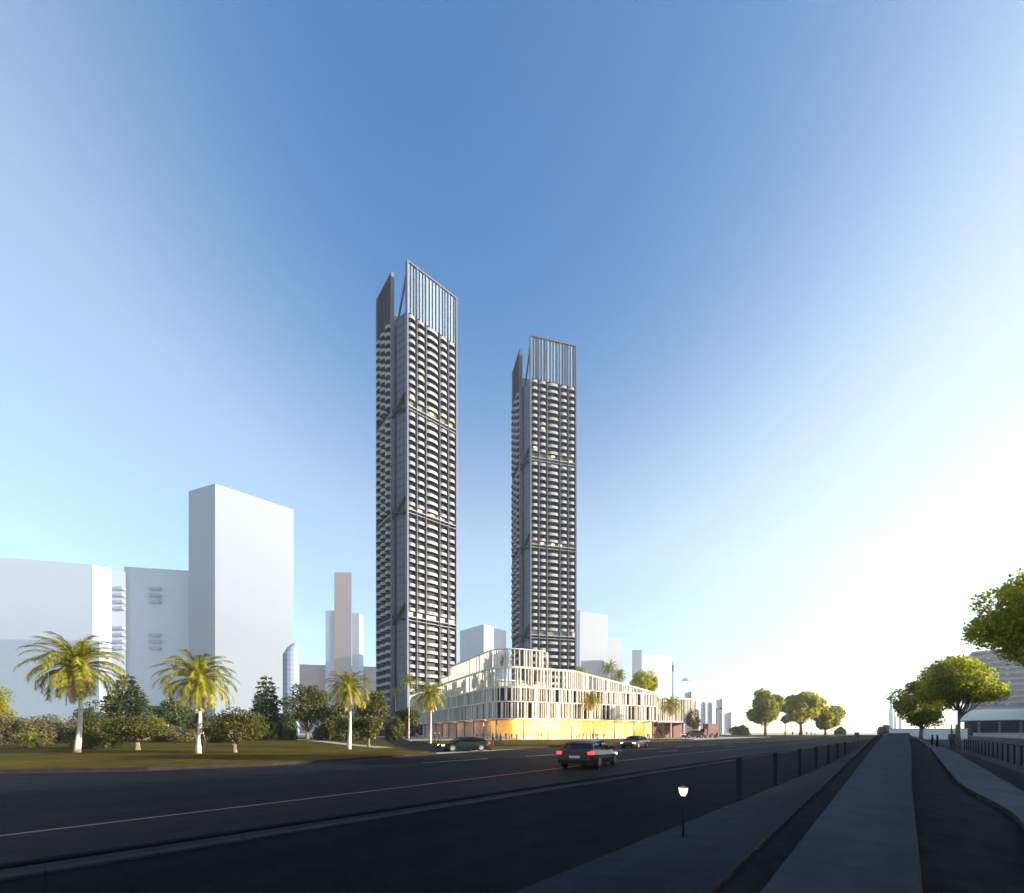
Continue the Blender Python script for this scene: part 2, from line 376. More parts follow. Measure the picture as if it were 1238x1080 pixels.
def make_tower():
    t = thing('residential_tower', 'tall dark residential tower with stacked white balconies, the nearer and taller of the pair', 'tower',
              (-50.6, 207, 0), math.atan2(.645, .764), 'twin residential towers')
    core = [(.6, 1.6), (27.9, 1.6), (27.9, 28), (-2, 28), (-2, 10.2)]
    b = MB(); vs = [(x, y, 0) for x, y in core] + [(x, y, BODY) for x, y in core]
    b.add(vs, [(0, 1, 6, 5), (1, 2, 7, 6), (2, 3, 8, 7), (3, 4, 9, 8)], 0); b.add(vs, [(5, 6, 7, 8, 9)], 2)
    b.build('glazed_wall', [M['glaze'], M['blue'], M['soffit']], t)
        # thin floor lines and a dark shaft on the corner glazing
    p, q = Vector((-2, 10.2, 0)), Vector((.6, 1.6, 0)); d = (q - p).normalized(); L = (q - p).length; nn = Vector((d.y, -d.x, 0))
    T = Matrix(((d.x, nn.x, 0, p.x), (d.y, nn.y, 0, p.y), (0, 0, 1, 0), (0, 0, 0, 1)))
    b = MB(); b.add(vs, [(4, 0, 5, 9)], 0)
    k = 0
    while 4 + k * FH < BODY:
        b.box(.3, L - .3, -.02, .10, 4 + k * FH, 4.16 + k * FH, 1, T); k += 1
    b.build('corner_glazing', [M['blue'], M['darkmetal']], t)
    b = MB(); b.box(1.0, 2.0, -.02, .2, 0, BODY - 3, 0, T); b.build('service_shaft', M['darkmetal'], t)
    for z in REF:
        b = MB()
        for s0, s1 in ((-3.0, 5.0), (0.2, -2.2)):
            vs2 = [T @ Vector(pp_) for pp_ in ((.2, .05, z + s0), (L - .2, .05, z + s1), (L - .2, .05, z + s1 + 1.3), (.2, .05, z + s0 + 1.3),
                   (.2, 1.3, z + s0), (L - .2, 1.3, z + s1), (L - .2, 1.3, z + s1 + 1.3), (.2, 1.3, z + s0 + 1.3))]
            b.add(vs2, [(0, 3, 2, 1), (4, 5, 6, 7), (0, 1, 5, 4), (1, 2, 6, 5), (2, 3, 7, 6), (3, 0, 4, 7)])
        b.build('corner_brace', M['darkmetal'], t)
    # piers and fins
    for x0, x1 in ((0, .75), (27.75, 28.5)):
        b = MB(); b.box(x0, x1, -.4, 1.75, 0, TOP); b.build('front_pier', M['frame'], t)
    for y0, y1 in ((9.8, 10.5), (27.6, 28.3)):
        b = MB(); b.box(-3.6, -1.85, y0, y1, 0, TOP); b.build('side_pier', M['frame'], t)
    for x in CB[1:-1]:
        b = MB(); b.box(x - .13, x + .13, -.42, 1.7, 0, BODY + .3); b.build('facade_fin', M['frame'], t)
    for z in REF:
        b = MB(); b.box(.76, 27.74, -.15, 1.55, z - .35, z + .1); b.box(.76, 27.74, -.15, 1.55, z - 2.0, z - 1.75); b.build('refuge_ledge', M['parapet'], t)
        b = MB(); b.box(.76, 27.74, 1.2, 1.585, z + .1, z + 3.5); b.build('refuge_glazing', M['bandglaze'], t)
        b = MB(); b.box(-3.3, -2.05, 10.52, 27.58, z - .35, z + .1); b.build('refuge_ledge', M['parapet'], t)
    # balconies: the two widest front columns one by one, all others in one part
    LY = [10.6, 16.3, 22.0, 27.5]
    rest = MB()
    zs = [BODY - 3.0 - i * FH for i in range(50)]
    zs = [z for z in zs if z > 8 and all(not (-3.2 < z - r < 1.6) for r in REF)]
    for z in zs:
        for c in range(5):
            x0, x1 = CB[c], CB[c + 1]; wid = x1 - x0 - .32 - (.2 if c in (0, 4) else 0); xc = (x0 + x1) / 2
            T = Matrix.Translation((xc, 1.6, 0)) @ Matrix.Rotation(math.pi, 4, 'Z')
            if c in (2, 0) and len(zs) * 2 <= 100:
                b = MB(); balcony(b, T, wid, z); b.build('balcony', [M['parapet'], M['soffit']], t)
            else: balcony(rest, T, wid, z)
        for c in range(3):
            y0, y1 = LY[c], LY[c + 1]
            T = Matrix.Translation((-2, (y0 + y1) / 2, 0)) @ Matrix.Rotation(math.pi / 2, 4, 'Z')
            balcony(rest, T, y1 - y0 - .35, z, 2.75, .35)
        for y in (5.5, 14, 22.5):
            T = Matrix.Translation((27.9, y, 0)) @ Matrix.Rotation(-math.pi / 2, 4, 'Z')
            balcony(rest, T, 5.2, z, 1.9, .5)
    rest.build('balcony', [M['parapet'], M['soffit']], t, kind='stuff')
    # crown: glazed screens standing above the roof
    b = MB(); b.box(.76, 27.74, -.4, .9, TOP - .75, TOP)
    for x in CB[1:-1]: b.box(x - .2, x + .2, -.38, .8, BODY + .31, TOP - .76)
    b.build('crown_frame', M['frame'], t)
    b = MB(); b.box(.76, 27.74, .25, .32, BODY - 1.2, TOP - .76); b.build('crown_glass', M['crown'], t)
    b = MB(); rr = random.Random(3)
    for c in range(5):
        n = 3 if c == 2 else 2
        for i in range(n):
            x = CB[c] + (CB[c + 1] - CB[c]) * ((i + 1) / (n + 1)) + rr.uniform(-.15, .15)
            b.box(x - .24, x + .24, -.05, .8, BODY - 1.2, TOP - .76)
    b.build('crown_mullion', M['louvre'], t)
    b = MB(); b.box(-3.6, -2.4, 10.51, 27.59, TOP - .75, TOP)
    b.build('side_crown_frame', M['frame'], t)
    b = MB()
    for i in range(1, 10): b.box(-3.55, -3.01, 10.5 + 17.1 * i / 10 - .12, 10.5 + 17.1 * i / 10 + .12, BODY - .5, TOP - .76)
    b.build('side_crown_fin', M['louvre'], t)
    b = MB(); b.box(-3.0, -2.85, 10.51, 27.59, BODY - .5, TOP - .76); b.build('side_crown_louvre', M['louvre'], t)
    b = MB(); b.box(.76, 27.74, 27.7, 28.3, BODY, TOP - 2); b.build('rear_screen', M['louvre'], t)
    b = MB(); b.box(4, 24, 7, 25, BODY, BODY + 6); b.box(6, 14, 9, 20, BODY + 6, BODY + 8); b.build('plant_room', M['louvre'], t)
    for x in (.3, 10, 20):
        b = MB(); b.tube([(x, .9, TOP - 6), (x - 1.2 * (x < 1), 7, BODY)], .45, 6); b.build('screen_strut', M['darkmetal'], t)
    return t
tw = make_tower()
copy_tree(tw, (10.4, 246, 0), math.atan2(.247, .969), None, 'tall dark residential tower with stacked white balconies, the farther one behind the pale podium')

# ------------------------------------------------------------------ podium
pod = thing('podium_building', 'pale podium building wrapped in vertical fins above a glowing golden ground floor', 'building', (-3.45, 112.5, 0), math.atan2(.45, .893))
PL, PD, PR = 56.0, 100.0, 7.0
def path(inset=0.):
    """outline of the podium front: right end -> rounded corner -> far end of the left flank"""
    r = max(.5, PR - inset); p = [Vector((PL, inset, 0))]
    for i in range(13):
        a = math.pi / 2 * i / 12
        p.append(Vector((PR - r * math.sin(a), PR - r * math.cos(a), 0)))
    p.append(Vector((inset, PD, 0))); return p
def sample(P):
    cum = [0]
    for a, c in zip(P[:-1], P[1:]): cum.append(cum[-1] + (c - a).length)
    def f(s):
        for i in range(len(P) - 1):
            if s <= cum[i + 1] + 1e-6:
                d = (P[i + 1] - P[i]).normalized(); return P[i] + d * (s - cum[i]), d
        return P[-1], (P[-1] - P[-2]).normalized()
    return f, cum[-1]
P0 = path(); PF, PLEN = sample(P0)
def ztop(p):
    if p.y < 3 and p.x > 5:
        pts = [(5, 24.2), (15, 24.2), (15.02, 19.45), (24, 19.45), (40, 17.0), (56, 14.3)]; v = p.x
    else:
        pts = [(-1, 24.2), (40, 24.2), (40.02, 21.5), (50, 21.5), (50.02, 19.45), (101, 19.45)]; v = p.y
    for (a, za), (c, zc) in zip(pts[:-1], pts[1:]):
        if v <= c: return za + (zc - za) * max(0, (v - a)) / (c - a)
    return pts[-1][1]
def strip_along(mb, inset, z0, z1, thick, mi=0, s0=0, s1=None, n=150):
    a, la = sample(path(inset)); c, lc = sample(path(inset + thick))
    s1 = 1 if s1 is None else s1
    us = [s0 + (s1 - s0) * i / n for i in range(n + 1)]
    vs = []
    for u in us:
        p, d = a(u * la); nrm = Vector((-d.y, d.x, 0)); p2 = p - nrm * thick if (p - nrm * thick - Vector((30, 40, 0))).length < (p - Vector((30, 40, 0))).length else p + nrm * thick
        zz0 = z0(p) if callable(z0) else z0; zz1 = z1(p) if callable(z1) else z1
        vs += [(p.x, p.y, zz0), (p.x, p.y, zz1), (p2.x, p2.y, zz1), (p2.x, p2.y, zz0)]
    for i in range(n):
        o = i * 4
        mb.add([vs[o + j] for j in range(8)], [(0, 4, 5, 1), (1, 5, 6, 2), (2, 6, 7, 3), (3, 7, 4, 0)], mi)
    mb.add(vs[:4], [(0, 1, 2, 3)], mi); mb.add(vs[-4:], [(3, 2, 1, 0)], mi)
TIERS = [5.5, 10.1, 13.9, 19.2, 24.2]
for i, z in enumerate(TIERS[:3]):
    b = MB(); strip_along(b, -.12, z - .14, z + .16, 1.4); b.build('ledge', M['fin'], pod)
rr = random.Random(11)
for k in range(4):
    b = MB(); s = .3
    while s < PLEN - .3:
        p, d = PF(s); n_ = Vector((-d.y, d.x, 0)); inn = n_ if (p + n_ - Vector((30, 40, 0))).length < (p - Vector((30, 40, 0))).length else -n_
        zt = min(TIERS[k + 1] - .2, ztop(p) - .25); z0 = TIERS[k] + .25
        wd = rr.choice([.16, .22, .3, .5, .62]) if k < 2 else rr.choice([.16, .22, .32, .5])
        if zt - z0 > .8:
            T = Matrix(((d.x, inn.x, 0, p.x), (d.y, inn.y, 0, p.y), (0, 0, 1, 0), (0, 0, 0, 1)))
            b.box(-wd / 2, wd / 2, -.1, .42, z0, zt, 0, T)
        s += (.55 if p.y > 9 else 0) + wd / 2 + rr.choice([.36, .46, .6, .8, 1.3] if k < 2 else [.35, .45, .6, .8, 1.2]) + .12
    if k > 1: strip_along(b, .02, lambda p: min(TIERS[k] + .26, ztop(p) - .3), lambda p: min(TIERS[k] + .36, ztop(p) - .1), .3)
    b.build('fin_screen', M['fin'], pod)
b = MB(); strip_along(b, -.2, lambda p: min(19.0, ztop(p) - .4), lambda p: min(19.4, ztop(p) - .02), .7); b.build('ledge', M['fin'], pod)
b = MB(); strip_along(b, -.22, lambda p: ztop(p) - .15, lambda p: ztop(p) + .08, .6); b.build('top_rail', M['fin'], pod)
b = MB(); strip_along(b, 1.15, 5.4, 13.8, .3); b.build('upper_glazing', M['podglaze'], pod)
fp = path(1.3) 
foot = [(p.x, p.y) for p in fp][::-1]
poly = foot + [(PL - .02, 1.3), (PL - .02, PD)]
poly = [(PL, PD)] + [(p.x, p.y) for p in fp][::-1]
b = MB(); b.prism(poly, 13.45, 13.86); b.build('roof_terrace', M['slab'], pod)
b = MB(); b.prism(poly, 5.15, 5.45); b.build('overhang_soffit', M['slab'], pod)
b = MB(); b.box(PL - .5, PL, 1.2, PD, 5.46, 13.44); b.box(1.6, PL - .5, PD - .5, PD, 0, 13.44); b.build('end_wall', M['fin'], pod)
sfr = (PL - 1) / PLEN
b = MB(); strip_along(b, 2.6, .5, 5.1, .3, 0, 0, .40, 60); b.build('lit_shopfront', M['glow'], pod)
b = MB(); strip_along(b, 2.6, .5, 5.1, .3, 0, .4005, .9, 60); b.build('dim_shopfront', M['glowdim'], pod)
b = MB(); strip_along(b, 2.3, 0, .5, .6); b.build('plinth', M['slab'], pod)
cf, cl = sample(path(1.0))
for i in range(20):
    p, d = cf(1 + (cl - 2) * i / 19)
    b = MB(); b.tube([(p.x, p.y, 0), (p.x, p.y, 5.2)], .22, 8); b.build('column', M['frame'], pod, smooth=True)
b = MB(); b.box(10, 30, 22, 40, 13.9, 18.2); b.box(9, 31, 21, 41, 18.2, 18.6); b.build('terrace_pavilion', M['slab'], pod)
b = MB(); b.box(6, 20, 50, 90, 13.9, 19.5); b.build('terrace_block', M['fin'], pod)
# lit lamps under the overhang, brightest near the rounded corner
def plight(loc, e, col=(1, .62, .25), r=.3):
    l = bpy.data.lights.new('shop_lamp', 'POINT'); l.energy = e; l.color = col; l.shadow_soft_size = r
    o = bpy.data.objects.new('shop_lamp', l); COL.objects.link(o); o.location = loc; return o
PT = Matrix.Translation((-3.45, 112.5, 0)) @ Matrix.Rotation(math.atan2(.45, .893), 4, 'Z')
for x, y, e in ((6.5, 2.4, 80), (11, 1.0, 200), (15, .5, 620), (20, .5, 520), (26, .9, 150), (32, .9, 95), (38, .9, 80), (44, .9, 75), (50, .9, 70),
                (1.2, 12, 26), (1.0, 24, 20), (1.0, 38, 20), (1.0, 54, 14)):
    plight(PT @ Vector((x - (.5 if y > 9 else 0), y - (.7 if y < 9 else 0), 4.3)), e * 3.4, (1, .52, .12))

# low wing right of the podium
wing = thing('low_wing', 'low finned wing with dark maroon open ground floor right of the podium', 'building', PT @ Vector((60.5, 4, 0)), math.atan2(.45, .893))
b = MB(); b.box(0, 18, 0, 16, 5.2, 5.7); b.box(0, 18, 0, 16, 13.2, 13.7); b.build('roof', M['fin'], wing)
b = MB(); s = .3
while s < 17.8:
    b.box(s, s + .25, -.1, .3, 5.7, 13.2); s += rr.choice([.6, .8, 1.1])
b.build('fin_screen', M['fin'], wing)
b = MB(); b.box(.2, 17.8, 1, 15.8, 5.7, 13.2); b.build('glazing', M['podglaze'], wing)
b = MB(); b.box(.4, 17.6, 5, 15.6, 0, 5.2); b.build('ground_floor', M['redroom'], wing)
for x in (.5, 6, 12, 17.3):
    b = MB(); b.tube([(x, .6, 0), (x, .6, 5.2)], .2, 8); b.build('column', M['frame'], wing)

# glass link left of the podium, in front of the near tower's foot
lw = thing('glass_link', 'low blue glass building behind the small trees at the near tower foot', 'building', (-52, 199, 0), math.atan2(.45, .893))
b = MB(); b.box(0, 17, 0, 6, 0, 12); b.build('glass_wall', M['blue'], lw)
b = MB()
for i in range(18): b.box(i - .1, i + .1, -.3, -.02, 0, 12)
b.build('fin_screen', M['frame'], lw)
b = MB(); b.box(-.4, 17.4, -.5, 6.2, 12, 12.5); b.build('roof', M['frame'], lw)

# ------------------------------------------------------------------ far buildings
def block(name, label, pts, back, top, material, z0=0., cap=None, group=None, roof=None):
    """pts: the plan's front corners as (photo column, distance); back: how far the block runs back"""
    FAR = 1.6; back = (back[0] * FAR, back[1] * FAR)
    pts = [(px, Y * FAR) for px, Y in pts]; P = [at(px, Y) for px, Y in pts]
    o = P[0].copy()
    H = zat(top, pts[0][1])
    bl = math.hypot(*back); md = (P[0].normalized() + P[-1].normalized()).normalized(); back = (md.x * bl, md.y * bl)
    ra, rb = P[-1] - P[0], None
    poly = [(p.x - o.x, p.y - o.y) for p in P]
    bk = [(P[-1].x - o.x + back[0], P[-1].y - o.y + back[1]), (P[0].x - o.x + back[0], P[0].y - o.y + back[1])]
    t = thing(name, label, 'building', o, 0, group)
    b = MB(); b.prism(poly + bk, z0, H); b.build('body', M[material], t)
    c = Vector((sum(p[0] for p in poly + bk) / (len(poly) + 2), sum(p[1] for p in poly + bk) / (len(poly) + 2), 0))
    b = MB(); b.prism([(c.x + (p[0] - c.x) * .5, c.y + (p[1] - c.y) * .5) for p in poly + bk], H, H + 2.5); b.build('roof_plant', M[material], t)
    return t, H, o
D = 560.
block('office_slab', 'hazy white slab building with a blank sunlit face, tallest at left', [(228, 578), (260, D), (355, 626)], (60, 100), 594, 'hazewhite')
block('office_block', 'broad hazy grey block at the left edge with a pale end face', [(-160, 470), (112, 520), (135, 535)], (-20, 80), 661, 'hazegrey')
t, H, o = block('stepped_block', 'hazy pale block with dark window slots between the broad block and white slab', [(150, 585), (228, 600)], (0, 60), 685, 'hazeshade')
for gz in (712, 768):
    for i in range(3):
        p = at(182, 945); b = MB(); z = zat(gz + i * 8, 945)
        b.box(p.x - o.x, p.x - o.x + 22, p.y - o.y - 5, p.y - o.y + 4, z - 3, z + 3); b.build('window', M['darkmetal'] if 0 else M['hazeblue'], t)
t, H, o = block('balcony_block', 'narrow hazy white block with stacked balcony slots beside the broad block', [(134, 575), (152, 580)], (0, 40), 690, 'hazeshade')
for gz in (712, 760):
    for i in range(4):
        p = at(138, 921); b = MB(); z = zat(gz + i * 8, 921)
        b.box(p.x - o.x, p.x - o.x + 20, p.y - o.y - 3, p.y - o.y + 6, z - 2, z + 4); b.build('balcony', M['hazegrey'], t)
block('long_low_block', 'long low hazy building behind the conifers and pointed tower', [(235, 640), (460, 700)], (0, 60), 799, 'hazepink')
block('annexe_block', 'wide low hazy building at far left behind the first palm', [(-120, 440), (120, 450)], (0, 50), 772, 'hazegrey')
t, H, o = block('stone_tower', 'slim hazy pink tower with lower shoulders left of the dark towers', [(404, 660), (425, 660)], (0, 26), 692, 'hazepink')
for x0, x1, tp in ((393, 403.8, 738), (425.2, 434, 741)):
    a, c = at(x0, 1056), at(x1, 1056); b = MB(); b.box(a.x - o.x, c.x - o.x, 2, 32, 0, zat(tp, 1056)); b.build('shoulder', M['hazegrey'], t)
# pointed glass tower
pt = thing('pointed_tower', 'small hazy blue tower with a curved pointed top left of the pink tower', 'building', at(352, 450))
b = MB(); hw = 7.9; Ht = zat(777, 450); Hs = zat(792, 450); ring = []
for z, f, sh in ((0, 1, 0), (Hs, 1, 0), (Hs + (Ht - Hs) * .5, .72, .18), (Hs + (Ht - Hs) * .85, .36, .45), (Ht, .06, .6)):
    ring.append([(hw * f * math.cos(a * math.pi / 8) + hw * sh, hw * f * math.sin(a * math.pi / 8), z) for a in range(16)])
for r_ in ring: b.v += r_
for i in range(len(ring) - 1):
    for k in range(16): b.f.append([i * 16 + k, i * 16 + (k + 1) % 16, (i + 1) * 16 + (k + 1) % 16, (i + 1) * 16 + k]); b.m.append(0)
b.build('glass_shell', M['hazeblue'], pt); b = MB(); b.tube([(hw * .6, 0, Ht - 1), (hw * .6, 0, Ht + 5)], .3, 6); b.build('mast', M['hazegrey'], pt)
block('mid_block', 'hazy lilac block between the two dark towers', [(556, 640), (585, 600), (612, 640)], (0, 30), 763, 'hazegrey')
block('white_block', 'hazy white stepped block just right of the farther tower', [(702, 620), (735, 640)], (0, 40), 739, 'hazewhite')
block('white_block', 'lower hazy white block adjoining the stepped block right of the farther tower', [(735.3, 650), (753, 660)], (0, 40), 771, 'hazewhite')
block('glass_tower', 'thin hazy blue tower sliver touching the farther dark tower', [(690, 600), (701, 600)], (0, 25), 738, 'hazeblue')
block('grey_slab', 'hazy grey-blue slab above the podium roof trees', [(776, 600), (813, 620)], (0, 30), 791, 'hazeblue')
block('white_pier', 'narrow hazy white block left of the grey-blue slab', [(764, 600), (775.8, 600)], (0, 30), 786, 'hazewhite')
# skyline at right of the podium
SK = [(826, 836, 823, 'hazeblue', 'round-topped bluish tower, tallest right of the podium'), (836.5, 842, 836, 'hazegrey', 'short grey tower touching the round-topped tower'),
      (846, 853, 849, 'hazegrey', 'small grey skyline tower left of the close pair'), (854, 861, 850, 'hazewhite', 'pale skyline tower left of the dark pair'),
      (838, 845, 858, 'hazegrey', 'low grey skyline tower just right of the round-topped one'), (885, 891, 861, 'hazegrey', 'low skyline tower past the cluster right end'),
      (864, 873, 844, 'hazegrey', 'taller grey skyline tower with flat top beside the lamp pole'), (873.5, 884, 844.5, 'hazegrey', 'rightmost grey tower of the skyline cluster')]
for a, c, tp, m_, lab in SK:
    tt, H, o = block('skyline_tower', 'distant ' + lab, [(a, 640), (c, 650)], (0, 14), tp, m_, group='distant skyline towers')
    if tp == 823:
        b = MB(); w = (c - a) * 1024 / FPX / 2
        ring = [[(w + w * f * math.cos(k * math.pi / 8), 11 + 10 * f * math.sin(k * math.pi / 8), H + dz * 1.6) for k in range(16)] for f, dz in ((.98, 0), (.8, 2.6), (.4, 4.4), (.1, 5))]
        for r_ in ring: b.v += r_
        for i in range(3):
            for k in range(16): b.f.append([i * 16 + k, i * 16 + (k + 1) % 16, (i + 1) * 16 + (k + 1) % 16, (i + 1) * 16 + k]); b.m.append(0)
        b.build('dome', M['hazeblue'], tt)
for px, tp, tb, lab in ((1077.5, 836, 3.6, 'thin distant spire tower above the far end of the footway'), (1081.5, 850, 3.2, 'short distant tower touching the thin spire'),
                        (1088.5, 826, 2.2, 'needle-thin distant spire beside the shaded tree')):
    Y = 1050; tb *= 1.4; o = at(px, Y); t = thing('spire_tower', lab, 'tower', o); H = zat(tp, Y)
    b = MB(); b.tube([(0, 0, 0), (0, 0, H * .45), (0, 0, H * .62), (0, 0, H * .8)], [tb, tb, tb * .65, tb * .3], 8); b.build('shaft', M['hazeblue'], t)
    b = MB(); b.tube([(0, 0, H * .8), (0, 0, H)], [tb * .3, .12], 6); b.build('spire', M['hazegrey'], t)

# building on the right and a long unseen wing added to shade the avenue
rb = thing('louvred_building', 'grey louvred building with white canopy band behind the right trees', 'building', qt(26.7, 355), math.atan2(-.677, .736))
Hb = zat(788, 243)
b = MB(); b.box(0, 50, 0, 45, 14.5, Hb); b.build('louvred_block', M['banded'], rb)
k = 0
b = MB()
while 16 + k * 3.2 < Hb:
    b.box(-.5, 50.4, -.7, -.02, 16 + k * 3.2, 16.9 + k * 3.2); k += 1
b.build('louvre', M['frame'], rb)
b = MB(); b.box(30, 31, -1, -.03, 14.5, Hb + 1); b.build('stair_tower', M['darkmetal'], rb)
b = MB(); b.box(-6, 52, -6, 45, 8.5, 14.4); b.build('canopy', M['white'], rb)
b = MB(); b.box(0, 50, 2, 45, 0, 8.4); b.build('ground_floor', M['soffit'], rb)
for i in range(8):
    b = MB(); b.box(-5.5 + i * 7.5, -4.7 + i * 7.5, -5.6, -4.8, 0, 8.5); b.build('column', M['frame'], rb)
b = MB(); b.box(19, 40, -390, -6.05, 0, 14.0); b.build('shade_wing', M['banded'], rb)  # unseen block, added only for the shade it throws
b = MB(); b.box(18.6, 40.4, -390, -6.05, 14.0, 14.4); b.build('shade_wing_roof', M['slab'], rb)
# pale rubble wall / hedge band along the side road and low white walls at the end of the footway
t = thing('rubble_wall', 'low pale rubble wall beyond the dark side road at right', 'wall', qt(25, 60), math.atan2(.736, .677))
b = MB(); b.box(0, 260, -.5, .5, 0, 1.5); b.build('rubble', M['stone'], t)
b = MB(); b.box(0, 260, -.6, .6, 1.5, 1.62); b.build('coping', M['slab'], t)
t = thing('low_white_wall', 'low white wall crossing the far end of the footway', 'wall', at(1076, 112), math.atan2(-.3, 1))
b = MB(); b.box(0, 16, 0, .4, 0, 2.6); b.build('wall_face', M['white'], t)
b = MB(); b.box(-.1, 16.1, -.1, .5, 2.6, 2.75); b.build('coping', M['white'], t)

# ------------------------------------------------------------------ vegetation
def palm_mesh(name, label, H, rad, nf, loc, seed, rz=0, group=None, skirt=True, lean=.2, step=36, up=1.0, tr=.16):
    r = random.Random(seed)
    t = thing(name, label, 'palm tree', loc, rz, group)
    b = MB(); pts, rd = [], []
    for i in range(9):
        f = i / 8; pts.append((lean * math.sin(f * 2.2) - lean * .8 * f, .1 * lean * math.sin(f * 4), f * H)); rd.append(tr * (1.5 - .6 * min(1, f * 3)) if f < .4 else tr * (.9 - .25 * f))
    b.tube(pts, rd, 9); b.build('trunk', M['palmbark'], t, smooth=True)
    top = Vector(pts[-1])
    def fronds(n, el0, el1, L0, L1, droop, width):
        b = MB()
        for k in range(n):
            az = k * 2.39996 + r.uniform(-.25, .25); el = el0 + (el1 - el0) * (k / max(1, n - 1)) + r.uniform(-.09, .09)
            L = r.uniform(L0, L1); dirh = Vector((math.cos(az), math.sin(az), 0)); side = Vector((-math.sin(az), math.cos(az), 0))
            p = top + Vector((0, 0, r.uniform(-.15, .15))); a = el; seg = L / step; rib = []
            for i in range(step + 1):
                rib.append((p.copy(), a)); p = p + (dirh * math.cos(a) + Vector((0, 0, math.sin(a)))) * seg
                a -= droop * (.4 + 1.3 * i / step) / step
                a = max(a, -1.5)
            for i in range(step):
                c, a = rib[i]; c2, _ = rib[i + 1]
                tdir = (c2 - c).normalized(); upv = side.cross(tdir).normalized(); upv = upv if upv.z > 0 else -upv
                b.add([c - side * .035, c + side * .035, c2 + side * .03, c2 - side * .03], [(0, 1, 2, 3)])
                f = i / step
                if f < .1: continue
                ll = width * (math.sin(math.pi * (f * .86 + .1)) ** .45) * r.uniform(.8, 1.12)
                for sgn in (-1, 1):
                    d = (side * sgn * .58 + tdir * .85 + upv * r.uniform(-.34, .16)).normalized()
                    w = tdir * seg * .5
                    b.add([c - w, c + w, c + d * ll + w * .15 - Vector((0, 0, .12 * ll)), c + d * ll - w * .15 - Vector((0, 0, .12 * ll))], [(0, 1, 2, 3)])
        return b
    fronds(int(nf * 1.2), R(84), R(-22), rad * .84, rad * 1.03, 1.65 * up, rad * .2).build('crown', M['palm'], t)
    if skirt:
        fronds(int(nf * .6), R(-30), R(-75), rad * .55, rad * .82, .9, rad * .12).build('dead_fronds', M['skirt'], t)
    return t
def leafcloud(b, r, c, rad, n, size, flat=1., noise=.18):
    for _ in range(n):
        while True:
            v = Vector((r.uniform(-1, 1), r.uniform(-1, 1), r.uniform(-1, 1)))
            if .05 < v.length < 1: break
        v = v.normalized() * (v.length ** .45) * (1 + r.gauss(0, noise * .5))
        p = Vector(c) + Vector((v.x * rad[0], v.y * rad[1], v.z * rad[2]))
        nrm = (v + Vector((r.gauss(0, .7), r.gauss(0, .7), r.gauss(0, .7)))).normalized()
        a = nrm.orthogonal().normalized(); a.rotate(Matrix.Rotation(r.uniform(0, 6.28), 3, nrm)); bb = nrm.cross(a)
        s = size * r.uniform(.6, 1.3)
        b.add([p - a * s * .5, p + bb * s * .28, p + a * s * .5, p - bb * s * .28], [(0, 1, 2, 3)])
def tree(name, label, H, wid, trunkh, loc, seed, leaf, size, n=5200, clumps=16, cat='tree', group=None, depthf=1., bark='bark', trunkr=None, shape='round', multi=1):
    """broad-leaved tree: trunk, limbs that reach the clumps, clumps of small leaves through the crown"""
    r = random.Random(seed); t = thing(name, label, cat, loc, r.uniform(0, 6), group)
    dome = cat == 'shrub' or shape == 'dome'
    cz = (H + trunkh) / 2; ry = (H - trunkh) / 2; rx = wid / 2
    if dome: trunkh = min(trunkh, .1 * H); cz = H * .22; ry = H * .78
    tr = trunkr or max(.08, wid * .035)
    cl = []
    for i in range(clumps):
        while True:
            v = Vector((r.uniform(-1, 1), r.uniform(-1, 1), r.uniform(-1, 1)))
            if .35 < v.length < 1 and not (dome and v.z < -.22): break
        if shape == 'round': f = 1
        elif shape == 'tall': f = 1 - .35 * max(0, v.z)
        else: f = 1
        cl.append(Vector((v.x * rx * .78 * f, v.y * rx * .78 * f, cz + v.z * ry * .78)))
    b = MB()
    for mtr in range(multi):
        bx = r.uniform(-.3, .3) * wid * .3 * (multi > 1); by = r.uniform(-.3, .3) * wid * .2 * (multi > 1)
        b.tube([(bx, by, -.1), (bx + tr * .3, by, trunkh * .5), (bx * .6, by, trunkh * 1.0), (0, 0, cz)], [tr * 1.5, tr, tr * .85, tr * .4], 7)
    for c in cl[::2]:
        s = Vector((0, 0, trunkh * r.uniform(.75, 1.05))); mid = (s + c) / 2 + Vector((0, 0, -.06 * H)); b.tube([s, mid, c], [tr * .5, tr * .32, tr * .1], 5)
    b.build('trunk', M[bark], t, smooth=True)
    b = MB(); per = n // (clumps + 3)
    for c in cl:
        q = r.uniform(.2, .46); leafcloud(b, r, c, (rx * q, rx * q, ry * q * .85), int(per * (.5 + q * 1.5)), size)
    leafcloud(b, r, (0, 0, cz), (rx * .74, rx * .74, ry * .74 * (.8 if dome else 1)), per * 3, size)
    if dome: b.v = [(x, y, max(z, .02 + .1 * abs(math.sin(x * 9 + y * 7)))) for x, y, z in b.v]
    b.build('crown', M[leaf], t)
    return t
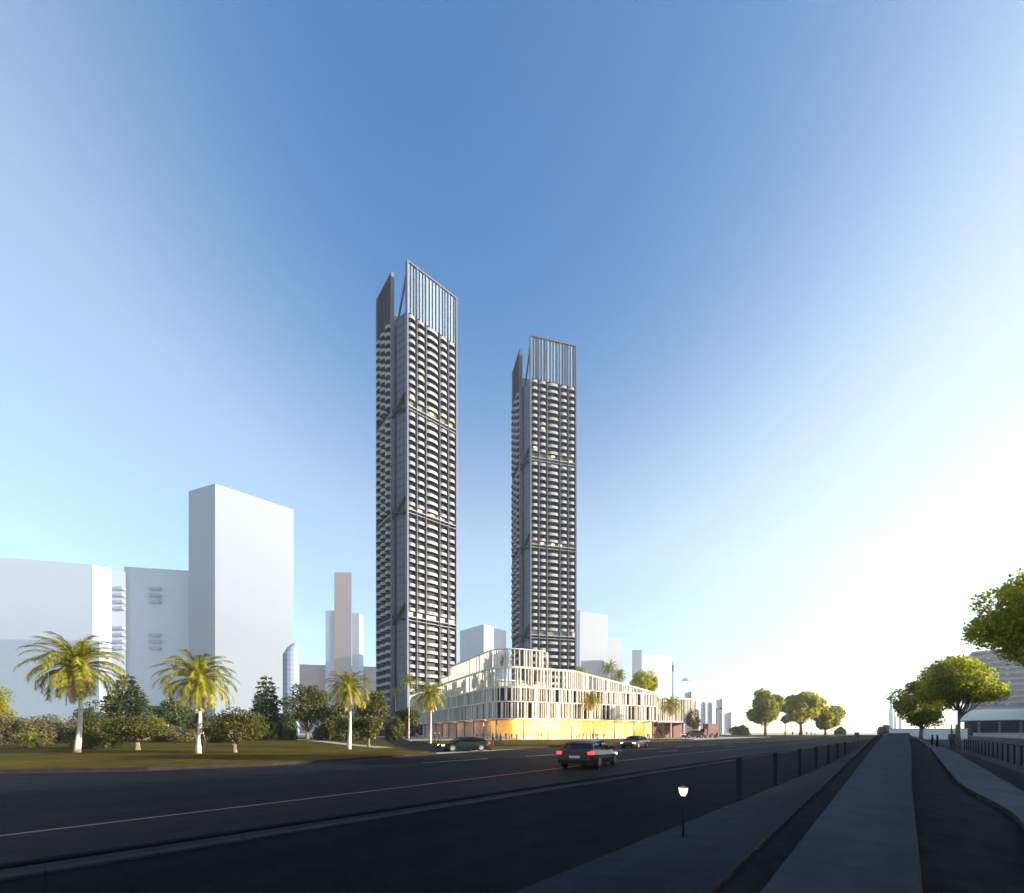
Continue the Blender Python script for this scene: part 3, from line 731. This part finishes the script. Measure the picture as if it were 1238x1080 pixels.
def conifer(name, label, H, wid, loc, seed, leaf='conifer', size=.4, n=6000, group=None):
    r = random.Random(seed); t = thing(name, label, 'conifer', loc, r.uniform(0, 6), group)
    b = MB(); b.tube([(0, 0, -.1), (0, 0, H * .5), (0, 0, H * .97)], [wid * .03, wid * .02, .02], 7)
    tiers = 15; br = []
    for i in range(tiers):
        f = i / tiers; z = H * (.05 + .92 * f); rad = wid / 2 * (1 - f) ** .85 * r.uniform(.85, 1.1) + .15
        m_ = max(4, int(9 * (1 - f) + 3))
        for k in range(m_):
            a = 6.283 * k / m_ + r.uniform(-.3, .3) + i; L = rad * r.uniform(.75, 1.15)
            tip = Vector((math.cos(a) * L, math.sin(a) * L, z - L * .25)); br.append((Vector((0, 0, z)), tip, L))
            b.tube([(0, 0, z), tip], [.06, .015], 4)
    b.build('trunk', M['bark'], t)
    b = MB(); tot = sum(x[2] for x in br)
    for s, e, L in br:
        for _ in range(int(n * L / tot)):
            f = r.uniform(.1, 1.03) ** .7; p = s.lerp(e, f) + Vector((r.gauss(0, .07 * L + .08), r.gauss(0, .07 * L + .08), r.gauss(-.06 * L * f, .06 * L + .06)))
            d = ((e - s).normalized() + Vector((r.gauss(0, .5), r.gauss(0, .5), r.gauss(-.1, .4)))).normalized()
            w = d.orthogonal().normalized(); w.rotate(Matrix.Rotation(r.uniform(0, 6.28), 3, d)); q = size * r.uniform(.6, 1.2)
            b.add([p, p + d * q * .5 + w * q * .18, p + d * q, p + d * q * .5 - w * q * .18], [(0, 1, 2, 3)])
    b.build('crown', M[leaf], t)
    return t
ZL = .12
def palm_px(label, bx, by, cy, rpx, nf, seed, Y=None, **kw):
    loc = gp(bx, by, ZL) if Y is None else at(bx, Y, ZL)
    Y = loc.y; H = zat(cy, Y) - ZL
    return palm_mesh('palm_tree', label, H, rpx * Y / FPX, nf, loc, seed, group='palms on the lawn and pavement', **kw)
palm_px('largest date palm, pale slim trunk, at the left end of the lawn', 93, 910, 807, 57, 62, 1, lean=.5)
palm_px('date palm with a person at its foot, second from the left on the lawn', 240, 911, 822, 51, 58, 2)
palm_px('date palm before the leafy trees left of the near tower', 422, 906, 833, 34, 54, 3)
palm_px('date palm standing before the shaded flank of the podium', 520, 899, 841, 28, 50, 4)
palm_px('slim palm before the glowing podium wall, near its middle', 714, 893.5, 847, 18, 44, 5, step=18, tr=.14)
palm_px('slim palm at the right end of the glowing podium wall', 811, 892.5, 853, 18, 44, 6, step=18, tr=.14)
palm_px('small palm half hidden behind the palm beside the podium flank', 494, 893.2, 824, 14, 36, 8, step=16, skirt=False)
palm_px('small dark palm in shade at the near tower foot', 478, 892.6, 837, 9, 30, 9, step=14, skirt=False)
palm_px('slender far palm rising behind the second date palm', 203, 893, 829, 12, 30, 10, step=14, skirt=False)
sp = gp(36, 904, ZL); palm_mesh('shrub_palm', 'knee-high shrub palm on the lawn at far left', .7, 1.7, 30, sp, 12, skirt=False, step=14, lean=.05)
# palms and trees on the podium terraces
for x, y, cz, rad, lab in ((40, 4.2, 21.8, 3.5, 'larger palm on the podium roof terrace'), (44.6, 4.6, 19.8, 3.0, 'smaller palm beside the larger one on the podium roof'),
                           (4.5, 5, 21.8, 3.0, 'palm behind the screen at the rounded podium corner'), (3.0, 39, 24.0, 3.2, 'palm on the podium roof above its shaded flank'),
                           (3, 50, 21.0, 3.0, 'low palm on the podium roof at the flank far end'), (16.6, 3.4, 20.5, 2.6, 'small palm at the step in the podium front screen')):
    p = PT @ Vector((x, y, 13.86)); palm_mesh('roof_palm', lab, cz - 13.86, rad, 38, p, int(x * 7 + y), group='palms on the podium roof', skirt=False, step=16, tr=.13)
def tree_px(name, label, x0, x1, top, bot_crown, base, seed, leaf, Y=None, n=5000, sz=None, z=ZL, **kw):
    cx = (x0 + x1) / 2; loc = gp(cx, base, z) if Y is None else at(cx, Y, z)
    Y = loc.y; k = Y / FPX
    return tree(name, label, zat(top, Y) - z, (x1 - x0) * k, max(.05, zat(bot_crown, Y) - z), loc, seed, leaf, sz or max(.16, 2.6 * k), n, **kw)
c = gp(153, 896, ZL); conifer('conifer_tree', 'broad dark conifer behind the largest palm', zat(810, c.y), 78 * c.y / FPX, c, 21, n=13000, size=.8)
tree_px('leafy_shrub', 'tangled olive shrub at the largest palm foot', 80, 142, 866, 901, 905, 22, 'olive', n=6000, clumps=22, multi=3, cat='shrub')
tree_px('leafy_tree', 'low wide olive tree with leaning trunk right of the largest palm', 128, 204, 862, 896, 907, 23, 'olive', n=6000, clumps=20)
tree_px('leafy_tree', 'dark low tree behind the second date palm', 184, 236, 846, 886, 895, 24, 'conifer', n=5000)
tree_px('leafy_shrub', 'pale scrubby bush between the first two palms', 196, 236, 876, 893, 897, 25, 'dry', n=3500, cat='shrub')
tree_px('leafy_tree', 'mid green tree leaning right of the second date palm', 250, 318, 857, 899, 910, 26, 'olive', n=6500, clumps=20)
c = gp(322, 894, ZL); conifer('conifer_tree', 'dark pointed conifer, tallest tree in the left grove', zat(812, c.y), 58 * c.y / FPX, c, 27, n=11000, size=.8)
tree_px('leafy_tree', 'tall two-toned green tree right of the pointed conifer', 344, 398, 822, 884, 894, 28, 'olive', n=8000, clumps=22, shape='tall')
tree_px('leafy_tree', 'dark tree behind the third palm, touching the near tower', 426, 478, 833, 884, 893.5, 29, 'olive', n=8000, clumps=20, shape='tall')
tree_px('leafy_tree', 'small sparse tree standing right of the third palm trunk', 424, 468, 862, 893, 903, 30, 'olive', n=3500)
tree_px('leafy_tree', 'small young tree by the dark pavement figures left of the podium', 476, 508, 854, 882, 893, 31, 'olive', n=4000)
tree_px('leafy_tree', 'grey-green low tree between the two-toned tree and third palm', 388, 426, 848, 884, 894, 32, 'conifer', n=3500)
tree_px('leafy_tree', 'yellow-green tree cut by the left edge of the picture', -46, 8, 822, 880, 897, 33, 'lime', n=5000)
for i, (x0, x1, tp, lab) in enumerate(((-12, 40, 858, 'pale dry bush at the left edge behind the shrub palm'), (30, 82, 858, 'pale dry bush left of the largest palm trunk'), (84, 128, 866, 'dry bush right behind the largest palm trunk'))):
    tree_px('leafy_shrub', lab, x0, x1, tp, 892, 898, 40 + i, 'dry', n=4500, cat='shrub', clumps=22)
for i, (x0, x1, tp, base, lf, nm, lab) in enumerate((
        (92, 130, 848, 894, 'conifer', 'leafy_tree', 'dark low tree half hidden behind the largest palm trunk'), (176, 204, 862, 897, 'green', 'leafy_shrub', 'green bush left of the second palm'),
        (222, 256, 852, 896, 'conifer', 'leafy_tree', 'dark shaggy tree just behind the second palm trunk'), (246, 276, 866, 898, 'olive', 'leafy_shrub', 'olive bush between the second palm and the leaning tree'),
        (296, 322, 862, 895, 'conifer', 'leafy_shrub', 'dark bush at the left foot of the pointed conifer'), (334, 360, 860, 895, 'conifer', 'leafy_shrub', 'dark bush at the right foot of the pointed conifer'),
        (378, 408, 864, 895, 'olive', 'leafy_shrub', 'olive bush at the right foot of the two-toned tree'), (402, 440, 858, 895.5, 'conifer', 'leafy_shrub', 'dark bush right behind the third palm trunk'),
        (466, 490, 866, 895, 'olive', 'leafy_shrub', 'olive bush right of the dark tree by the near tower'), (4, 60, 868, 902, 'dry', 'leafy_shrub', 'dry low bush spreading behind the shrub palm'))):
    tree_px(nm, lab, x0, x1, tp, base - 3, base, 140 + i, lf, n=4500, cat='shrub' if 'shrub' in nm else 'tree', clumps=20, shape='dome')
# three avenue trees in the sun
for x0, x1, tp, bc, Y, sd, lf, lab in ((904, 947, 835, 877, 182, 51, 'green', 'round sunlit tree, leftmost of the three beyond the avenue'), (944, 992, 835, 876, 190, 52, 'lime', 'brightest lime tree, middle of the three beyond the avenue'),
                                  (980, 1016, 849, 882, 196, 53, 'lime', 'smallest tree, rightmost of the three beyond the avenue')):
    tree_px('avenue_tree', lab, x0, x1, tp, bc, 0, sd, lf, Y=Y, n=9000, clumps=26, z=.5, group='trees beyond the avenue', sz=1.25)
tree_px('small_tree', 'tiny pale tree far behind the two left avenue trees', 944, 956, 865, 876, 0, 54, 'olive', Y=300, n=1200, sz=1.2)
for i, (x0, x1, tp) in enumerate(((884, 905, 876), (1010, 1022, 878), (1062, 1078, 877))):
    tree_px('leafy_shrub', ('low bush left of the avenue trees', 'low bush right of the avenue trees', 'low bush near the far white wall')[i], x0, x1, tp, 887, 0, 60 + i, 'olive', Y=260, n=2500, cat='shrub', sz=1.5, clumps=24)
# terrace trees on the podium
for x, y, H, wd, sd, lab in ((54, 5, 9.0, 8.0, 71, 'wide leafy tree at the right end of the podium terrace'), (63.2, 9.5, 8.6, 5.4, 72, 'narrow leafy tree on the low wing roof beside the slim pole'),
                             (30, 4.4, 8.2, 5.6, 73, 'pale green tree on the roof just right of the farther tower'), (3.6, 15, 6.5, 4.2, 74, 'terrace tree seen through the upper fins near the rounded corner'),
                             (3.8, 24, 6.0, 4.2, 75, 'terrace tree seen through the upper fins mid flank'), (12, 3.6, 5.8, 3.6, 76, 'small terrace tree behind the sunlit front fins'), (4.2, 33, 6.4, 5, 79, 'terrace tree seen through the fins further along the shaded flank'), (4.4, 42, 6.6, 5, 80, 'terrace tree near the far end of the shaded flank'), (25, 3.6, 4.8, 3.4, 84, 'small terrace tree right of the farther tower behind the front fins')):
    p = PT @ Vector((x, y, 13.86 if x < 57 else 13.7)); tree('terrace_tree', lab, H, wd, H * .18, p, sd, 'lime', .5, 3500, 14, group='trees on the podium terraces')
tree('street_tree', 'straggly pale tree right of the slim palm at the podium end', 11, 5.5, 2.5, at(838, 150), 77, 'dry', .6, 2200, 12)
tree('street_shrub', 'pale flowering shrub at the glowing wall right end', 5.2, 3.4, .8, at(798, 136), 78, 'dry', .4, 1800, 10, cat='shrub')
# right-hand trees
tree_px('shade_tree', 'big leafy tree at the right edge, crown top lit yellow', 1206, 1392, 668, 812, 0, 81, 'lime', Y=21, n=36000, clumps=44, z=0, sz=.2, trunkr=.2)
tree_px('shade_tree', 'round green tree behind the white sign board on the right', 1116, 1200, 792, 862, 0, 82, 'green', Y=47, n=24000, clumps=40, z=0, sz=.27, trunkr=.2)
tree_px('shade_tree', 'lower darker tree left of the round green tree', 1086, 1142, 820, 880, 0, 83, 'green', Y=62, n=14000, clumps=30, z=0, sz=.34)

# ------------------------------------------------------------------ fences, lamp, signs
f = thing('handrail_fence', 'black handrail fence on posts along the left of the footway', 'fence', qt(-3.0, 8.5, .1), math.atan2(.736, .677))
Lf = 60.0
def rail(b, z, r, L): b.tube([(0, 0, z), (L, 0, z)], r, 8)
xs = [-9.5, 2.9, 6.8, 10.8, 14.8, 18.8, 22.8, 26.8]
b = MB(); b.tube([(-9.6, 0, 1.0), (27, 0, 1.0)], .016, 8); b.build('handrail', M['darkmetal'], f, smooth=True)
for x in xs:
    b = MB(); b.box(x - .035, x + .035, -.055, .055, 0, 1.0); b.box(x - .08, x + .08, -.08, .08, 0, .03); b.box(x - .05, x + .05, -.06, .06, .72, .98); b.build('post', M['darkmetal'], f)
f2 = thing('handrail_fence', 'black railing of short posts beside the dark side road at right', 'fence', qt(4.3, 24, 0), math.atan2(.736, .677))
b = MB(); rail(b, 1.05, .03, 40); b.build('handrail', M['darkmetal'], f2)
for i in range(21):
    b = MB(); b.box(i * 2 - .04, i * 2 + .04, -.04, .04, 0, 1.02); b.build('post', M['darkmetal'], f2)
lp = gp(826, 1015, .1)
t = thing('path_lamp', 'lit torch-shaped path lamp on a thin black post in the foreground', 'lamp', lp)
b = MB(); b.tube([(0, 0, 0), (0, 0, .03)], .06, 12); b.tube([(0, 0, .03), (0, 0, .62)], .017, 8); b.tube([(0, 0, .62), (0, 0, .66)], [.017, .03], 10); b.build('post', M['darkmetal'], t, smooth=True)
b = MB(); b.tube([(0, 0, .655), (0, 0, .70), (0, 0, .775)], [.03, .052, .066], 14); b.build('lamp_shade', M['torch'], t, smooth=True)
b = MB(); b.tube([(0, 0, .776), (0, 0, .787), (0, 0, .80)], [.070, .070, .02], 14); b.build('lamp_cap', M['darkmetal'], t, smooth=True)
o = plight(lp + Vector((0, 0, .9)), 1.2, (1, .6, .3), .05); o.name = 'path_lamp_light'
sg = gp(1036, 902)
t = thing('notice_board', 'small brown notice board on thin legs at the far fence end', 'sign', sg, R(20))
b = MB(); b.box(-.42, .42, -.03, .03, .85, 1.75); b.build('board', M['brown'], t)
for x in (-.34, .34):
    b = MB(); b.box(x - .03, x + .03, .03, .08, 0, 1.7); b.build('leg', M['darkmetal'], t)
t = thing('signboard', 'blank white sign board on a post before the round green tree', 'sign', at(1150.5, 40), R(-30))
b = MB(); b.box(-.38, .38, -.03, .03, 2.45, 3.75); b.build('board', M['signwhite'], t)
b = MB(); b.tube([(0, .06, 0), (0, .06, 3.7)], .045, 8); b.build('post', M['darkmetal'], t)
t = thing('street_pole', 'tall thin dark pole rising behind the podium terrace trees', 'pole', at(813.5, 150))
b = MB(); b.tube([(0, 0, 0), (0, 0, 14), (0, 0, zat(800, 150))], [.22, .18, .1], 8); b.build('shaft', M['darkmetal'], t)
b = MB(); b.tube([(0, 0, zat(812, 150)), (0, 0, zat(804, 150))], .26, 8); b.build('collar', M['darkmetal'], t)
t = thing('street_lamp', 'street lamp with a short arm before the skyline cluster', 'street lamp', at(866, 140))
b = MB(); b.tube([(0, 0, 0), (0, 0, zat(856, 140))], [.16, .09], 8); b.build('post', M['darkmetal'], t)
b = MB(); b.tube([(0, 0, zat(858, 140)), (1.8, 0, zat(856.5, 140))], .07, 6); b.build('arm', M['darkmetal'], t)
b = MB(); b.box(1.2, 2.4, -.18, .18, zat(857, 140) + .1, zat(857, 140) + .3); b.build('lamp_head', M['darkmetal'], t)
for k, (px, Y) in enumerate(((1127, 36), (1133, 33))):
    t = thing('cycle_stand', ('left', 'right')[k] + ' dark hooped cycle stand at the second footway far end', 'cycle stand', at(px, Y, .4), R(50), 'hooped cycle stands')
    b = MB(); b.tube([(-.4, 0, 0), (-.4, 0, .75), (-.3, 0, .98), (-.1, 0, 1.1), (.1, 0, 1.1), (.3, 0, .98), (.4, 0, .75), (.4, 0, 0)], .05, 7); b.build('hoop', M['darkmetal'], t, smooth=True)
    b = MB(); b.box(-.5, .5, -.12, .12, 0, .03); b.build('foot_plate', M['darkmetal'], t)

# ------------------------------------------------------------------ vehicles
def make_car(name, label, loc, rz, paint, group=None, lights_on=True):
    t = thing(name, label, 'car', loc, rz, group)      # +x is the nose
    def loft(b, st, mi=0, close=True):
        rings = []
        for x, hw, z0, z1, inset in st:
            rings.append([(x, -hw * .93, z0), (x, -hw, z0 + (z1 - z0) * .35), (x, -hw, z0 + (z1 - z0) * .62), (x, -hw + inset, z1 - .03), (x, -hw * .55, z1), (x, hw * .55, z1),
                          (x, hw - inset, z1 - .03), (x, hw, z0 + (z1 - z0) * .62), (x, hw, z0 + (z1 - z0) * .35), (x, hw * .93, z0)])
        n = 10; o = len(b.v)
        for r_ in rings: b.v += r_
        for i in range(len(rings) - 1):
            for k in range(n): b.f.append([o + i * n + k, o + (i + 1) * n + k, o + (i + 1) * n + (k + 1) % n, o + i * n + (k + 1) % n]); b.m.append(mi)
        b.f.append([o + k for k in range(n)]); b.m.append(mi); b.f.append([o + (len(rings) - 1) * n + k for k in range(n)][::-1]); b.m.append(mi)
    b = MB()
    loft(b, [(-2.28, .74, .42, .86, .06), (-2.2, .84, .30, .98, .08), (-1.9, .89, .24, 1.02, .1), (-1.0, .91, .22, .97, .08), (0, .91, .22, .95, .07), (.9, .91, .22, .93, .08),
             (1.6, .88, .24, .84, .12), (2.1, .82, .28, .72, .12), (2.28, .68, .36, .62, .08)])
    loft(b, [(-1.62, .66, 1.22, 1.30, .05), (-1.2, .66, 1.28, 1.40, .08), (-.3, .68, 1.32, 1.46, .1), (.35, .66, 1.30, 1.42, .08)])
    for sy in (-1, 1):
        for (xa, za, ya), (xb, zb, yb) in (((-2.0, 1.0, .78), (-1.6, 1.28, .64)), ((.3, 1.38, .63), (1.15, .9, .78)), ((-.55, .95, .82), (-.5, 1.38, .67))):
            b.tube([(xa, sy * ya, za), (xb, sy * yb, zb)], .035, 5)
    b.build('body', M[paint], t, smooth=False)
    b = MB(); loft(b, [(-2.02, .74, .96, 1.0, .03), (-1.58, .70, .94, 1.26, .07), (-1.1, .72, .94, 1.33, .09), (.3, .72, .93, 1.34, .09), (1.15, .74, .88, .92, .03)]); b.build('windows', M['carglass'], t)
    for x in (-1.38, 1.36):
        for sy in (-1, 1):
            w = MB(); y0, y1 = sy * .72, sy * .93
            w.tube([(x, y0, .33), (x, y0 + sy * .03, .33), (x, y1 - sy * .03, .33), (x, y1, .33)], [.28, .33, .33, .29], 20); wo = w.build('wheel', M['tyre'], t)
            w = MB(); w.tube([(x, y1 - sy * .02, .33), (x, y1 + sy * .012, .33)], [.21, .19], 16); w.build('rim', M['rim'], wo)
    for sy in (-1, 1):
        b = MB(); b.box(-2.285, -2.12, sy * .76 - .13, sy * .76 + .13, .74, .88)
        b.build('tail_light', M['tail'] if lights_on else M['redroom'], t)
        b = MB(); b.box(2.05, 2.26, sy * .66 - .14, sy * .66 + .14, .56, .68); b.build('headlight', M['head'], t)
        b = MB(); b.box(.72, .9, sy * .93 - .1, sy * .93 + .1, .95, 1.08); b.build('mirror', M[paint], t)
    b = MB(); b.box(-2.33, -2.26, -.26, .26, .56, .68); b.build('number_plate', M['plate'], t)
    b = MB(); b.box(-2.32, -1.9, -.8, .8, .28, .46); b.build('rear_bumper', M['darkmetal'], t)
    b = MB(); b.box(1.95, 2.33, -.72, .72, .26, .42); b.build('front_bumper', M['darkmetal'], t)
    return t
ang = math.atan2(.736, .677)
p = gp(704, 931); c1 = make_car('sedan_car', 'dark saloon with lit red tail lamps driving away on the near lane', p + Vector((.75, 2.2, 0)), ang + R(14), 'carblack', 'cars on the avenue')
c1.scale = (.98, 1.0, .94)
p = gp(763, 904.5); copy_tree(c1, p + Vector((0.6, 0.6, 0)), ang + math.pi + R(6), None, 'dark car with lit headlamps oncoming beyond the saloon')
p = gp(545, 909); c3 = make_car('sedan_car', 'dark green car with lit headlamps turning out before the podium flank', p + Vector((1.0, 1.4, 0)), ang + math.pi - R(22), 'carteal', 'cars on the avenue'); c3.scale = (1, 1, .93)
# dark box truck and parked car beyond the podium
t = thing('box_truck', 'dark maroon box truck parked by the pale pavement right of the podium', 'truck', at(857, 140), R(200))
b = MB(); b.box(-2.6, 1.4, -1.15, 1.15, 1.0, 4.6); b.build('cargo_box', M['redroom'], t)
b = MB(); b.prism([(1.5, -1.05), (3.3, -1.05), (3.3, 1.05), (1.5, 1.05)], .7, 1.9); b.prism([(1.5, -1.0), (2.7, -1.0), (2.7, 1.0), (1.5, 1.0)], 1.9, 2.9); b.build('cab', M['carblack'], t)
b = MB(); b.box(2.71, 2.74, -.9, .9, 2.0, 2.75); b.build('windscreen', M['carglass'], t)
for x in (-1.6, 2.4):
    for y in (-1.0, 1.0):
        b = MB(); b.tube([(x, y - .15, .5), (x, y + .15, .5)], .5, 14); b.build('wheel', M['tyre'], t)
copy_tree(c1, at(838, 138), R(185), (1.5, 1.5, 1.7), 'dark bulky car parked left of the maroon truck')

# ------------------------------------------------------------------ people (tiny in the picture: one continuous skinned body each)
def make_person(name, label, pose, mats, loc=(0, 0, 0), rz=0, group=None, scale=1.):
    s = pose                                            # stride
    J = dict(pel=(0, 0, .95), spi=(0, .0, 1.18), che=(0, 0, 1.38), nec=(0, 0, 1.5), hea=(0, -.02, 1.6), top=(0, -.01, 1.72),
             lh=(.1, 0, .9), lk=(.11, -.16 * s - .03, .5), la=(.11, -.3 * s + .02, .09), lt=(.12, -.3 * s - .16, .04),
             rh=(-.1, 0, .9), rk=(-.11, .10 * s - .03, .5), ra=(-.11, .36 * s + .02, .11 + .06 * s), rt=(-.12, .36 * s - .13, .04),
             ls=(.19, 0, 1.42), le=(.24, .12 * s, 1.15), lw=(.25, .08 * s - .1, .92), lf=(.25, .06 * s - .13, .82),
             rs=(-.19, 0, 1.42), re=(-.24, -.12 * s, 1.15), rw=(-.25, -.26 * s - .05, .94), rf=(-.25, -.3 * s - .06, .85))
    E = 'pel-spi spi-che che-nec nec-hea hea-top pel-lh lh-lk lk-la la-lt pel-rh rh-rk rk-ra ra-rt che-ls ls-le le-lw lw-lf che-rs rs-re re-rw rw-rf'.split()
    Rd = dict(pel=.15, spi=.14, che=.16, nec=.06, hea=.1, top=.075, lh=.1, rh=.1, lk=.068, rk=.068, la=.045, ra=.045, lt=.035, rt=.035, ls=.07, rs=.07, le=.048, re=.048, lw=.034, rw=.034, lf=.03, rf=.03)
    ks = list(J); me = bpy.data.meshes.new('tmp'); me.from_pydata([J[k] for k in ks], [(ks.index(e.split('-')[0]), ks.index(e.split('-')[1])) for e in E], [])
    o = bpy.data.objects.new('tmp', me); COL.objects.link(o)
    sk = o.modifiers.new('s', 'SKIN'); sk.use_smooth_shade = True
    for i, k in enumerate(ks):
        v = me.skin_vertices[0].data[i]; v.radius = (Rd[k] * (1.15 if k in ('che', 'pel') else 1), Rd[k] * .8); v.use_root = (k == 'pel')
    sd = o.modifiers.new('d', 'SUBSURF'); sd.levels = 1
    dg = bpy.context.evaluated_depsgraph_get(); ev = o.evaluated_get(dg)
    nm = bpy.data.meshes.new_from_object(ev); nm.name = name
    bpy.data.objects.remove(o); 
    nm.materials.clear()
    for m_ in mats: nm.materials.append(M[m_])
    for pl in nm.polygons:
        c = pl.center
        pl.material_index = (3 if (c.z > 1.63 or (c.z > 1.55 and c.y > .03)) else 0) if c.z > 1.49 else (0 if abs(c.x) > .2 and c.z < .9 and c.z > .7 else (1 if c.z > .93 else 2)); pl.use_smooth = True
    ob = bpy.data.objects.new(name, nm); COL.objects.link(ob); ob.location = loc; ob.rotation_euler = (0, 0, rz); ob.scale = (scale,) * 3
    return tag(ob, label, 'person', group)
base = []
for pose, ms in ((.9, ('skin', 'coat', 'trousers', 'trousers')), (.15, ('skin', 'coat2', 'trousers', 'trousers')), (.6, ('skin', 'coat', 'coat2', 'trousers')), (.35, ('skin', 'robe', 'trousers', 'trousers'))):
    base.append((pose, ms))
protos = {}
def person(i, loc, rz, label, group=None, scale=1.):
    if i not in protos:
        protos[i] = make_person('person', label, base[i][0], base[i][1], loc, rz, group, scale); return protos[i]
    c = protos[i].copy(); COL.objects.link(c); c.location = loc; c.rotation_euler = (0, 0, rz); c.scale = (scale,) * 3; c['label'] = label
    if group: c['group'] = group
    elif 'group' in c.keys(): del c['group']
    return c
person(1, gp(245, 912, ZL), 2.6, 'dark-clothed person standing at the second date palm trunk')
person(2, gp(526, 900.5, .1), .5, 'left walker of the dark pair at the foot of the palm before the podium')
person(0, gp(531, 900, .1), .6, 'right walker of the dark pair at the foot of the palm before the podium')
person(0, gp(596, 901.5, ZL), 1.2, 'left walker of the dark trio on the verge below the podium corner')
person(2, gp(601, 901, ZL), .9, 'middle walker of the dark trio on the verge below the podium corner')
person(0, gp(605, 901.2, ZL), 1.4, 'right walker of the dark trio on the verge below the podium corner')
rp = random.Random(5)
def crowd(xs, y0, label, group, sc_=1.0, robe=.15):
    for x in xs:
        person(3 if rp.random() < robe else rp.choice([0, 1, 2]), gp(x + rp.uniform(-.6, .6), y0 + rp.uniform(-.35, .35)), rp.uniform(0, 6.28), label, group, sc_ * rp.uniform(.93, 1.05))
crowd([468, 472, 477, 481, 486, 493, 496, 501, 504], 893.0, 'small dark figure on the pavement left of the podium behind the palm', 'people left of the podium')
crowd([573, 577, 584, 590], 894.6, 'small dark figure by the shaded shopfront near the podium corner', 'people by the podium corner')
crowd([612, 616, 619, 624, 626, 651, 655], 895.0, 'small dark figure before the brightest glowing shopfront', 'people before the bright shopfront')
crowd([697, 700, 705, 709, 716, 720, 723, 730], 894.6, 'small dark figure around the slim palm before the glowing wall', 'people around the slim palm')
crowd([783, 785, 791, 796], 894.0, 'small dark figure at the right end of the glowing wall', 'people at the glowing wall end')
crowd([828, 844, 849, 853, 867, 871], 892.6, 'small dark figure near the maroon truck', 'people near the truck', 1.1)
crowd([949, 958, 975, 981, 986], 890.2, 'tiny figure in the sun beneath the avenue trees', 'people beneath the avenue trees', 1.4, .4)
person(1, at(1151, 38, .05), 1.8, 'dark figure beneath the white sign board', None, 1.05)

# ------------------------------------------------------------------ haze
b = MB(); b.box(-1250, 1150, -60, 1300, -1.2, 530)
hz = b.build('haze', []); hz['kind'] = 'stuff'
m = bpy.data.materials.new('haze_air'); m.use_nodes = True; nt = m.node_tree
nt.nodes.remove(nt.nodes['Principled BSDF']); v = nt.nodes.new('ShaderNodeVolumePrincipled')
v.inputs['Color'].default_value = (.93, .965, 1, 1); v.inputs['Density'].default_value = .00022; v.inputs['Anisotropy'].default_value = .55
nt.links.new(v.outputs['Volume'], nt.nodes['Material Output'].inputs['Volume']); hz.data.materials.append(m)

# ------------------------------------------------------------------ camera, light, sky
SUN_AZ, SUN_EL = R(99), R(10.5)
w = bpy.data.worlds.new('World'); sc.world = w; w.use_nodes = True; nt = w.node_tree
sky = nt.nodes.new('ShaderNodeTexSky'); sky.sky_type = 'NISHITA'; sky.sun_disc = False
sky.sun_elevation = SUN_EL; sky.sun_rotation = SUN_AZ; sky.air_density = 1.0; sky.dust_density = .35; sky.ozone_density = 3.0
bg = nt.nodes['Background']; bg.inputs['Strength'].default_value = .11
# thin high veil: the clear deep-blue patch lies high and ahead, the sky pales away from it
tc = nt.nodes.new('ShaderNodeTexCoord'); nm = nd(nt, 'ShaderNodeVectorMath', operation='NORMALIZE'); nt.links.new(tc.outputs['Generated'], nm.inputs[0])
dt = nd(nt, 'ShaderNodeVectorMath', operation='DOT_PRODUCT'); dt.inputs[1].default_value = (.02, .5, .866); nt.links.new(nm.outputs[0], dt.inputs[0])
mr = nd(nt, 'ShaderNodeMapRange', interpolation_type='SMOOTHSTEP'); mr.inputs['From Min'].default_value = 1.0; mr.inputs['From Max'].default_value = .77
nt.links.new(dt.outputs['Value'], mr.inputs['Value'])
hs = nt.nodes.new('ShaderNodeHueSaturation'); hs.inputs['Saturation'].default_value = 1.48
nt.links.new(sky.outputs['Color'], hs.inputs['Color'])
vl = nd(nt, 'ShaderNodeMixRGB', blend_type='ADD'); vl.inputs['Fac'].default_value = 1; vl.inputs['Color2'].default_value = (.55, .53, .33, 1)
nt.links.new(sky.outputs['Color'], vl.inputs['Color1'])
mx = nd(nt, 'ShaderNodeMixRGB'); nt.links.new(mr.outputs['Result'], mx.inputs['Fac'])
nt.links.new(hs.outputs['Color'], mx.inputs['Color1']); nt.links.new(vl.outputs['Color'], mx.inputs['Color2'])
nt.links.new(mx.outputs['Color'], bg.inputs['Color'])
l = bpy.data.lights.new('sun', 'SUN'); l.energy = 5; l.angle = R(.5); l.color = (1, .86, .66)
o = bpy.data.objects.new('sun', l); COL.objects.link(o)
S = Vector((math.sin(SUN_AZ) * math.cos(SUN_EL), math.cos(SUN_AZ) * math.cos(SUN_EL), math.sin(SUN_EL)))
o.rotation_euler = S.to_track_quat('Z', 'Y').to_euler()
cam = bpy.data.cameras.new('camera'); co = bpy.data.objects.new('camera', cam); COL.objects.link(co)
co.location = (0, 0, CAMH); co.rotation_euler = (R(90), 0, 0)
cam.sensor_fit = 'HORIZONTAL'; cam.sensor_width = 36; cam.lens = 36 * FPX / 1238; cam.shift_y = (HY - 540) / 1238; cam.clip_end = 6000; cam.clip_start = .05
sc.camera = co
sc.view_settings.view_transform = 'Standard'; sc.view_settings.look = 'None'; sc.view_settings.exposure = 1.65; sc.view_settings.gamma = 1
sc.cycles.use_denoising = True; sc.cycles.max_bounces = 6; sc.cycles.diffuse_bounces = 3; sc.cycles.volume_bounces = 1; sc.cycles.transparent_max_bounces = 12
